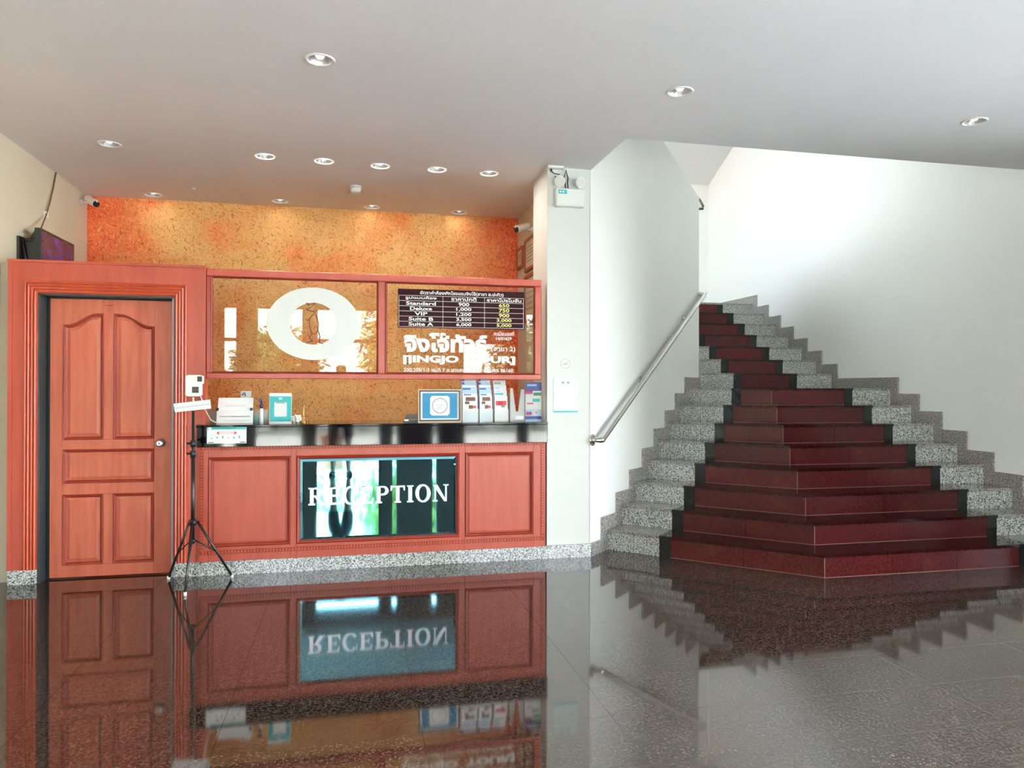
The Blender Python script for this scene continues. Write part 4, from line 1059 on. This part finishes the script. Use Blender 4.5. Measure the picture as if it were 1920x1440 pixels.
# clear tray on the left
YJ = YI+.13
x0, x1, z0, z1 = bx_px(387, 770, 407, YJ)
t = thing('acrylic_tray', 'clear plastic tray at the left end of the counter beside the notices', 'tray', ((x0+x1)/2, YJ, ZT))
x1 += .12
mb = MB().hexa([(x0+.03, YJ-.02, z0), (x1, YJ-.02, z0), (x1, YJ+.10, z0), (x0+.03, YJ+.10, z0), (x0+.03, YJ-.02, z0+.004), (x1, YJ-.02, z0+.004), (x1, YJ+.10, z0+.004), (x0+.03, YJ+.10, z0+.004)])
mb.hexa([(x0+.03, YJ-.02, z0+.004), (x1, YJ-.02, z0+.004), (x1, YJ-.017, z0+.004), (x0+.03, YJ-.017, z0+.004), (x0, YJ-.03, z1), (x1, YJ-.03, z1), (x1, YJ-.027, z1), (x0, YJ-.027, z1)])
mb.hexa([(x0+.03, YJ+.097, z0+.004), (x1, YJ+.097, z0+.004), (x1, YJ+.10, z0+.004), (x0+.03, YJ+.10, z0+.004), (x0, YJ+.107, z1), (x1, YJ+.107, z1), (x1, YJ+.11, z1), (x0, YJ+.11, z1)])
mb.build('tray_wall', M_acry, t)
MB().box(x0+.05, x1-.03, YJ+.0, YJ+.08, z0+.005, z0+.03).build('contents', M_dark, t)
# pump bottle
p = at_y(490, 780, YI)
t = thing('sanitizer_bottle', 'clear hand gel bottle with a dark blue pump on the counter', 'bottle', (p.x, YI, ZT))
zt = at_y(490, 748, YI).z-ZT
MB().lathe([(.013, .0), (.016, .004), (.016, zt*.50), (.014, zt*.58), (.008, zt*.64)], (0, 0, 0), 16).build('bottle', M_paper, t, (0, 0, 0))
MB().lathe([(.012, zt*.62), (.012, zt*.76), (.005, zt*.78), (.005, zt*.92)], (0, 0, 0), 14).box(-.022, .012, -.006, .006, zt*.90, zt).build('pump', M_gel, t, (0, 0, 0))
for (u_a, lab, tint) in ((482, 'short clear jar of green gel to the left of the pump bottle', M_teal), (497, 'short frosted jar to the right of the pump bottle', M_offw)):
    p = at_y(u_a, 780, YI+.05)
    t = thing('gel_jar', lab, 'jar', (p.x, YI+.05, ZT), 'small jars beside the pump bottle')
    MB().lathe([(.026, 0), (.029, .004), (.029, .10), (.027, .104)], (0, 0, 0), 18, cap=False).build('jar', M_acry, t, (0, 0, 0))
    MB().lathe([(.024, .002), (.026, .05 if tint == M_teal else .085)], (0, 0, 0), 18).build('gel', M_teal if tint == M_teal else M_offw, t, (0, 0, 0))
# teal card
x0, x1, z0, z1 = bx_px(505, 737, 547, YI-.03)
Yq = YI-.03
t = thing('card_stand', 'teal and white payment card standing on the counter', 'card stand', ((x0+x1)/2, Yq, ZT))
MB().box(x0, x1, Yq, Yq+.004, ZT, z1).build('card', M_paper, t)
MB().hexa([(x0+.02, Yq+.004, ZT), (x1-.02, Yq+.004, ZT), (x1-.02, Yq+.06, ZT), (x0+.02, Yq+.06, ZT), (x0+.02, Yq+.004, z1-.04), (x1-.02, Yq+.004, z1-.04), (x1-.02, Yq+.008, z1-.04), (x0+.02, Yq+.008, z1-.04)]).build('easel', M_offw, t)
wq, hq = x1-x0, z1-ZT
MB().box(x0+.02*wq, x1-.02*wq, Yq-.0006, Yq, ZT+.06*hq, z1-.11*hq).build('teal_print', M_teal, t)
MB().xz(rounded(x0+.22*wq, x1-.22*wq, ZT+.22*hq, z1-.30*hq, .008), Yq-.0012, Yq-.0006).build('white_field', M_paper, t)
MB().box(x0+.42*wq, x1-.42*wq, Yq-.0012, Yq-.0006, z1-.22*hq, z1-.14*hq).build('logo_mark', M_skyp, t)
MB().box(x0+.30*wq, x1-.30*wq, Yq-.0018, Yq-.0012, z1-.335*hq, z1-.315*hq).build('caption', M_ink, t)
MB().box(x0+.36*wq, x1-.08*wq, Yq-.0012, Yq-.0006, ZT+.09*hq, ZT+.105*hq).build('caption', M_tealdk, t)
# crumpled cloth and brass pestle
p = at_y(555, 785, YI+.03)
me = bpy.data.meshes.new('napkin'); bm = bmesh.new(); bmesh.ops.create_icosphere(bm, subdivisions=3, radius=1)
rr = random.Random(3)
for v in bm.verts:
    k_ = 1+.18*math.sin(9*v.co.x+3*v.co.z)+.12*math.sin(13*v.co.y+7*v.co.x); v.co = Vector((v.co.x*.04*k_, v.co.y*.03*k_, max(v.co.z, -.6)*.036*k_+.0216))
mz = min(v.co.z for v in bm.verts)
for v in bm.verts: v.co.z -= mz
bm.to_mesh(me); bm.free(); me.materials.append(M_offw)
o = link('napkin', me, None, (p.x, YI+.03, ZT)); tag(o, 'crumpled off-white cloth bundle to the right of the teal card', 'cloth')
p = at_y(569, 785, YI+.03)
t = thing('brass_bell', 'brass hand bell with an upright handle on the counter beside the cloth', 'bell', (p.x, YI+.03, ZT))
MB().lathe([(.026, 0), (.024, .006), (.017, .02), (.014, .038), (.006, .046)], (0, 0, 0), 18).build('bell', M_brass, t, (0, 0, 0))
MB().lathe([(.006, .046), (.004, .06), (.0055, .10), (.004, .12), (.009, .130), (.007, .142)], (0, 0, 0), 12).build('handle', M_brass, t, (0, 0, 0))
# computer mouse like black object
x0, x1, z0, z1 = bx_px(757, 776, 784, YI)
t = thing('stapler', 'black stapler lying left of the blue framed card', 'stapler', ((x0+x1)/2, YI, ZT))
MB().xz(rounded(x0, x1+.03, z0, z0+.018, .006), YI-.018, YI+.018).build('base', M_dark, t)
MB().xz([(x0+.01, z0+.022), (x1+.03, z0+.028), (x1+.03, z1), (x0+.03, z1-.004), (x0+.01, z1-.02)], YI-.016, YI+.016).build('arm', M_dark, t)
MB().box(x0+.005, x0+.035, YI-.02, YI-.014, z0+.010, z0+.020).build('steel_plate', M_chrome, t)
# blue framed card
x0, x1, z0, z1 = bx_px(784, 730, 865, YI-.04); Yb = YI-.04
t = thing('framed_card', 'black and gold picture frame with a bright blue card on the counter', 'picture frame', ((x0+x1)/2, Yb, ZT))
def fr(mb, x0, x1, z0, z1, w, y0, y1): return mb.box(x0, x1, y0, y1, z0, z0+w).box(x0, x1, y0, y1, z1-w, z1).box(x0, x0+w, y0, y1, z0+w, z1-w).box(x1-w, x1, y0, y1, z0+w, z1-w)
fr(MB(), x0, x1, z0, z1, .007, Yb-.012, Yb+.012).build('outer_frame', mat('pale_gold', (.62, .48, .34), .35), t)
fr(MB(), x0+.007, x1-.007, z0+.007, z1-.007, .012, Yb-.010, Yb+.010).build('inner_frame', mat('dark_lacquer', (.03, .008, .006), .3), t)
MB().box(x0+.019, x1-.019, Yb-.001, Yb+.004, z0+.019, z1-.019).build('white_mat', M_paper, t)
MB().box(x0+.034, x1-.034, Yb-.002, Yb-.001, z0+.030, z1-.030).build('blue_card', M_blue, t)
xm, zm = (x0+x1)/2, (z0+z1)/2; s_ = (z1-z0)*.30; c_ = .016
MB().xz([(xm-s_, zm-s_+c_), (xm-s_+c_, zm-s_), (xm+s_-c_, zm-s_), (xm+s_, zm-s_+c_), (xm+s_, zm+s_-c_), (xm+s_-c_, zm+s_), (xm-s_+c_, zm+s_), (xm-s_, zm+s_-c_)], Yb-.003, Yb-.002).build('notched_label', M_paper, t)
vs = []; fs = []; n = 32
for i in range(n):
    a = 2*PI*i/n
    for r in (s_*.78, s_*.72): vs.append((xm+r*math.cos(a), Yb-.0035, zm+r*math.sin(a)))
for i in range(n): j = (i+1) % n; fs.append((2*i, 2*j, 2*j+1, 2*i+1))
MB().add(vs, fs).build('ring', M_ink, t)
text('lettering', 'ราคาห้อง', xm-.028, xm+.028, zm-.004, zm+.010, Yb-.0032, M_ink2, t, .01, .0006)
text('lettering', 'พัก', xm-.012, xm+.012, zm-.024, zm-.010, Yb-.0032, M_ink2, t, .01, .0006)
MB().hexa([(xm-.03, Yb+.012, ZT), (xm+.03, Yb+.012, ZT), (xm+.03, Yb+.10, ZT), (xm-.03, Yb+.10, ZT), (xm-.03, Yb+.012, z1-.05), (xm+.03, Yb+.012, z1-.05), (xm+.03, Yb+.016, z1-.05), (xm-.03, Yb+.016, z1-.05)]).build('easel_back', M_dark, t)
# brochure racks
def brochures(u0, u1, vtop, label, cols, printed):
    x0, x1, z0, z1 = bx_px(u0, vtop, u1, YI); w = x1-x0
    t = thing('brochure_holder', label, 'brochure holder', ((x0+x1)/2, YI, ZT), 'clear brochure holders at the right of the counter')
    mb = MB().box(x0, x1, YI-.035, YI-.032, ZT, ZT+(z1-ZT)*.30).box(x0, x0+.003, YI-.035, YI+.09, ZT, ZT+(z1-ZT)*.30).box(x1-.003, x1, YI-.035, YI+.09, ZT, ZT+(z1-ZT)*.30).box(x0, x1, YI+.087, YI+.09, ZT, z1-.02).box(x0, x1, YI-.035, YI+.09, ZT, ZT+.003)
    mb.build('holder', M_acry, t)
    n = len(cols)
    for i, cset in enumerate(cols):
        yb = YI-.025+i*.026; zt = ZT+(z1-ZT)*(.62+.38*i/max(1, n-1)) if n > 1 else z1
        zb2 = ZT+.004
        br = MB().hexa([(x0+.005, yb, zb2), (x1-.005, yb, zb2), (x1-.005, yb+.010, zb2), (x0+.005, yb+.010, zb2), (x0+.005, yb+.012, zt), (x1-.005, yb+.012, zt), (x1-.005, yb+.02, zt), (x0+.005, yb+.02, zt)]).build('brochure', cset[0], t)
        def blot(fx0, fx1, fz0, fz1, ma, nm='print_block'):
            za, zb3 = zb2+(zt-zb2)*fz0, zb2+(zt-zb2)*fz1; ya = yb+.012*fz0; yb3 = yb+.012*fz1
            xa_, xb_ = x0+.005+(w-.01)*fx0, x0+.005+(w-.01)*fx1
            local(MB().hexa([(xa_, ya-.0012, za), (xb_, ya-.0012, za), (xb_, ya, za), (xa_, ya, za), (xa_, yb3-.0012, zb3), (xb_, yb3-.0012, zb3), (xb_, yb3, zb3), (xa_, yb3, zb3)]).build(nm, ma), br)
        for bl in cset[1]: blot(*bl)
tiers = [(M_paper, [(.2, .85, .78, .93, M_brownp), (.15, .45, .66, .76, M_brownp), (.40, .70, .48, .62, M_brownp), (.68, .9, .50, .60, M_redp), (.08, .92, .06, .28, M_skyp), (.1, .8, .30, .33, M_ink2)]),
         (M_paper, [(.0, 1, .88, 1, M_skyp), (.1, .6, .80, .86, M_navy), (.5, .95, .68, .76, M_skyp)]),
         (M_skyp, [(.05, .95, .93, .98, M_paper), (.05, .6, .86, .90, M_navy)]),
         (M_skyp, [(.05, .95, .92, .96, M_paper), (.02, .2, .80, 1.0, M_navy)])]
brochures(866, 896, 711, 'leftmost brochure holder, blue and white leaflets stacked in tiers beside the framed card', tiers, 1)
brochures(898, 923, 711, 'second brochure holder from the framed card, blue and white leaflets with brown pictures', tiers, 1)
tiers2 = [(M_paper, [(.08, .9, .62, .80, M_redp), (.3, .6, .66, .76, M_pink), (.5, .8, .54, .62, M_green), (.1, .9, .06, .26, M_offw), (.1, .9, .24, .27, M_redp)]), (M_paper, [(.05, .7, .86, .92, M_teal), (.1, .5, .95, .99, M_skyp)]), (M_paper, [(.1, .5, .90, .96, M_skyp)]), (M_paper, [(.1, .6, .90, .95, M_ink2)])]
brochures(926, 952, 713, 'third brochure holder, white leaflets printed with red fruit', tiers2, 1)
# dividers of magenta card seen between the racks
for (ua, ub) in ((895.5, 898), (924, 926)):
    a = at_y(ua, 716, YI+.08).x; b = at_y(ub, 716, YI+.08).x
    o = MB().box(a, b, YI+.07, YI+.075, ZT, at_y(ua, 712, YI+.08).z).build('divider_card', M_pink)
    tag(o, 'narrow magenta card between %s brochure holders' % ('the first and second' if ua < 900 else 'the second and third'), 'card')
x0, x1, z0, z1 = bx_px(955, 728, 982, YI)
t = thing('empty_holder', 'empty grey acrylic brochure holder with a V-shaped cut-out', 'brochure holder', ((x0+x1)/2, YI, ZT))
mz_ = ZT+(z1-ZT)*.30; xm = (x0+x1)/2
M_gacry = mat('grey_acrylic', (.50, .52, .52), .2, alpha=.75)
MB().xz([(x0+.004, ZT), (x1, ZT), (x1-.004, z1-.01), (x1-.03, z1-.01), (xm+.006, mz_), (xm-.012, mz_), (x0+.022, z1), (x0, z1)], YI-.03, YI-.027).box(x0, x1, YI-.03, YI+.05, ZT, ZT+.003).box(x0, x0+.003, YI-.027, YI+.05, ZT, z1-.04).box(x1-.003, x1, YI-.027, YI+.05, ZT, z1-.04).build('holder', M_gacry, t)
MB().box(xm-.015, x1-.01, YI-.0312, YI-.030, ZT+.015, ZT+.045).build('sticker', M_paper, t)
x0, x1, z0, z1 = bx_px(984, 717, 1018, YI)
x1 = min(x1, 1.55)
t = thing('leaflet', 'colourful blue, magenta and green poster leaflet standing against the pillar', 'leaflet', ((x0+x1)/2, YI, ZT))
MB().box(x0, x1, YI-.02, YI-.014, ZT, z1).build('sheet', M_paper, t)
w, hh_ = x1-x0, z1-ZT
def bl(fx0, fx1, fz0, fz1, ma, k=1, nm='print_block'): MB().box(x0+w*fx0, x0+w*fx1, YI-.02-.0008*k, YI-.02, ZT+hh_*fz0, ZT+hh_*fz1).build(nm, ma, t)
bl(0, 1, .78, 1, M_navy); bl(.0, .45, .70, .79, M_pink); bl(.5, 1, .66, .74, M_green); bl(.1, .7, .90, .95, M_skyp, 2); bl(.1, .5, .44, .47, M_pink); bl(.45, .9, .50, .58, M_teal)
bl(0, 1, 0, .30, M_skyp); bl(0, 1, .05, .13, M_navy, 2); bl(.05, .4, .16, .24, M_pink, 2)
MB().lathe([(.022, YI-.0218), (.022, YI-.0235)], (x0+w*.68, 0, ZT+hh_*.22), 20, 'Y').build('bowl_picture', M_paper, t)
MB().lathe([(.014, YI-.0236), (.014, YI-.0242)], (x0+w*.68, 0, ZT+hh_*.225), 16, 'Y').build('food_picture', M_faint, t)
text('lettering', 'SHUTTLE', x0+w*.12, x0+w*.85, ZT+hh_*.83, ZT+hh_*.885, YI-.0217, M_paper, t, .02, .0005) if False else None

# ================================================================== OUTSIDE (seen in the mirror and glass)
def leaf_mass(name, cx, cy, cz, rx, ry, rz, n, size, ma, parent=None):
    mb = MB()
    for i in range(n):
        while True:
            a = Vector((random.uniform(-1, 1), random.uniform(-1, 1), random.uniform(-1, 1)))
            if a.length < 1: break
        a = a*(.6+.4*random.random()); c_ = Vector((cx+a.x*rx, cy+a.y*ry, cz+a.z*rz))
        d = Vector((random.uniform(-1, 1), random.uniform(-1, 1), random.uniform(-.6, .6))).normalized(); e_ = d.cross(Vector((random.uniform(-1, 1), random.uniform(-1, 1), 1))).normalized()
        s_ = size*random.uniform(.6, 1.3)
        mb.add([c_-d*s_, c_-e_*s_*.35, c_+d*s_, c_+e_*s_*.35], [(0, 1, 2, 3)])
    o = mb.build(name, ma, parent); return o
M_leaf = mat('leaf_green', (.07, .17, .05), .6); M_leaf2 = mat('leaf_yellow_green', (.17, .25, .05), .6); M_bark = mat('bark', (.12, .08, .05), .8)
for i, (tx, ty, th_, r_) in enumerate([(-6.2, -12, 4.2, 1.6), (-2.3, -13.5, 3.4, 1.6), (1.9, -12.5, 4.6, 1.8), (6.2, -13, 3.6, 1.7), (10.5, -12, 4.4, 1.8)]):
    t = thing('garden_tree', ['leafy tree at the far left of the forecourt', 'low leafy tree left of centre beyond the forecourt', 'tall leafy tree beyond the forecourt opposite the door', 'round leafy tree to the right beyond the forecourt', 'tall leafy tree at the far right of the forecourt'][i], 'tree', (tx, ty, 0), 'trees beyond the forecourt')
    MB().tube([(tx, ty, 0), (tx+.1, ty, th_*.5), (tx, ty+.1, th_*.8)], [.14, .10, .05], 8).build('trunk', M_bark, t)
    leaf_mass('foliage', tx, ty, th_*.58, r_*1.05, r_*.8, th_*.46, 3600, .19, M_leaf if i % 2 else M_leaf2, t)['kind'] = 'stuff'
hd_ = leaf_mass('hedge', 2, -11, .5, 12, .5, .6, 3500, .13, M_leaf); hd_['kind'] = 'stuff'; tag(hd_, 'clipped green hedge along the forecourt', 'hedge'); hd_['kind'] = 'stuff'
# potted palm outside the glass
t = thing('potted_palm', 'potted palm standing on the forecourt outside the glass front', 'plant', (-.35, -4.6, -.02))
MB().lathe([(.16, 0), (.21, .1), (.24, .34), (.26, .36), (.26, .40)], (-.35, -4.6, -.02), 20).build('pot', mat('terracotta', (.35, .12, .06), .7), t)
MB().tube([(-.35, -4.6, .36), (-.36, -4.6, .9), (-.34, -4.6, 1.2)], [.05, .04, .03], 8).build('stem', M_bark, t)
pm = MB()
for i in range(11):
    a = 2*PI*i/11+.2; L_ = .85
    for k_ in range(8):
        s0_, s1_ = k_/8, (k_+1)/8
        def P_(s_): return Vector((-.34+math.cos(a)*L_*s_, -4.6+math.sin(a)*L_*s_, 1.2+.55*s_-1.1*s_*s_))
        p0, p1 = P_(s0_), P_(s1_); d = Vector((-math.sin(a), math.cos(a), -.35)); wv = .16*(1-s0_*.6)
        pm.add([p0, p1, p1+d*wv], [(0, 1, 2)]); d2 = Vector((math.sin(a), -math.cos(a), -.35)); pm.add([p0, p1+d2*wv, p1], [(0, 1, 2)])
pm.build('fronds', M_leaf, t)

# ================================================================== PERSON (photographer, seen only in the mirror and polished floor)
def skin(name, chains, ma, parent, sub=1):
    vs, es, rs, idx = [], [], [], {}
    for ch in chains:
        prev = None
        for (p, r) in ch:
            key = tuple(round(c, 4) for c in p)
            if key not in idx: idx[key] = len(vs); vs.append(p); rs.append(r)
            if prev is not None and prev != idx[key]: es.append((prev, idx[key]))
            prev = idx[key]
    me = bpy.data.meshes.new(name); me.from_pydata(vs, es, []); o = bpy.data.objects.new(name, me); C.objects.link(o)
    sk = o.modifiers.new('s', 'SKIN'); sm = o.modifiers.new('d', 'SUBSURF'); sm.levels = sub; sm.render_levels = sub
    for i, d in enumerate(me.skin_vertices[0].data): d.radius = (rs[i], rs[i]); d.use_root = (i == 0)
    m2 = bpy.data.meshes.new_from_object(o.evaluated_get(bpy.context.evaluated_depsgraph_get())); bpy.data.objects.remove(o)
    m2.materials.clear(); m2.materials.append(ma)
    for p in m2.polygons: p.use_smooth = True
    return link(name, m2, parent, (0, 0, 0))
px_, py_ = -.12, -.42
pe = thing('person', 'standing person in dark shorts and top holding up a phone', 'person', (px_, py_, 0))
M_skin = mat('skin', (.45, .26, .17), .5); M_cloth = mat('dark_cloth', (.02, .022, .03), .8); M_hair = mat('black_hair', (.01, .009, .009), .5)
chs = [[((0, 0, .93), .12), ((0, 0, 1.10), .11), ((0, 0, 1.28), .13), ((0, 0, 1.40), .10), ((0, 0.01, 1.47), .05), ((0, .02, 1.54), .05), ((0, .025, 1.60), .085), ((0, .025, 1.68), .075)]]
for s_ in (-1, 1):
    chs.append([((0, 0, .93), .12), ((s_*.095, 0, .86), .085), ((s_*.11, .01, .50), .055), ((s_*.115, -.01, .30), .052), ((s_*.12, -.01, .09), .036), ((s_*.125, .02, .045), .038), ((s_*.15, .12, .03), .03)])
    hnd = Vector((s_*.055, .30, 1.36))
    chs.append([((0, 0, 1.40), .10), ((s_*.17, 0, 1.38), .058), ((s_*.24, .06, 1.14), .042), ((s_*.10, .26, 1.30), .028), (tuple(hnd), .030)])
    for k_ in range(4):
        r0 = hnd+Vector((-s_*.0, .012, .024-.016*k_)); ln = (.95, 1.05, 1, .8)[k_]
        chs.append([(tuple(hnd), .030), (tuple(r0), .009), (tuple(r0+Vector((-s_*.014*ln, .030*ln, .004))), .0085), (tuple(r0+Vector((-s_*.034*ln, .032*ln, .004))), .008)])
    chs.append([(tuple(hnd), .030), (tuple(hnd+Vector((-s_*.004, -.022, .014))), .010), (tuple(hnd+Vector((-s_*.026, -.026, .020))), .009)])
skin('body', chs, M_skin, pe)
skin('top', [[((0, 0, .98), .135), ((0, 0, 1.12), .125), ((0, 0, 1.28), .15), ((0, 0, 1.40), .115)], [((0, 0, 1.40), .115), ((.17, 0, 1.38), .075), ((.215, .035, 1.23), .062)], [((0, 0, 1.40), .115), ((-.17, 0, 1.38), .075), ((-.215, .035, 1.23), .062)]], M_cloth, pe)
skin('shorts', [[((0, 0, 1.0), .13), ((0, 0, .92), .145)], [((0, 0, .92), .145), ((.10, 0, .84), .11), ((.115, .0, .52), .085)], [((0, 0, .92), .145), ((-.10, 0, .84), .11), ((-.115, .0, .52), .085)]], M_cloth, pe)
skin('hair', [[((0, -.01, 1.56), .075), ((0, -.005, 1.66), .095), ((0, .0, 1.735), .075)]], M_hair, pe)
fc = MB()
for s_ in (-1, 1): fc.lathe([(.011, 0), (.008, .006)], (s_*.031, .104, 1.625), 10, 'Y')
fc.build('eye', M_hair, pe, (0, 0, 0))
MB().add([(-.012, .10, 1.59), (.012, .10, 1.59), (0, .128, 1.592), (0, .103, 1.635)], [(0, 1, 2), (0, 2, 3), (1, 3, 2), (0, 3, 1)]).build('nose', M_skin, pe, (0, 0, 0))
MB().box(-.022, .022, .098, .108, 1.562, 1.570).build('mouth', M_faint, pe, (0, 0, 0))
for s_ in (-1, 1):
    MB().tube([(s_*.12, -.055, .012), (s_*.122, -.02, .026), (s_*.135, .08, .024), (s_*.15, .17, .014)], [.03, .045, .045, .03], 10).build('shoe', M_dark, pe, (0, 0, 0))
ph = MB().box(px_-.075, px_+.075, py_+.325, py_+.335, 1.32, 1.40).build('phone', M_dark); tag(ph, 'black phone held sideways in both hands by the person', 'phone')
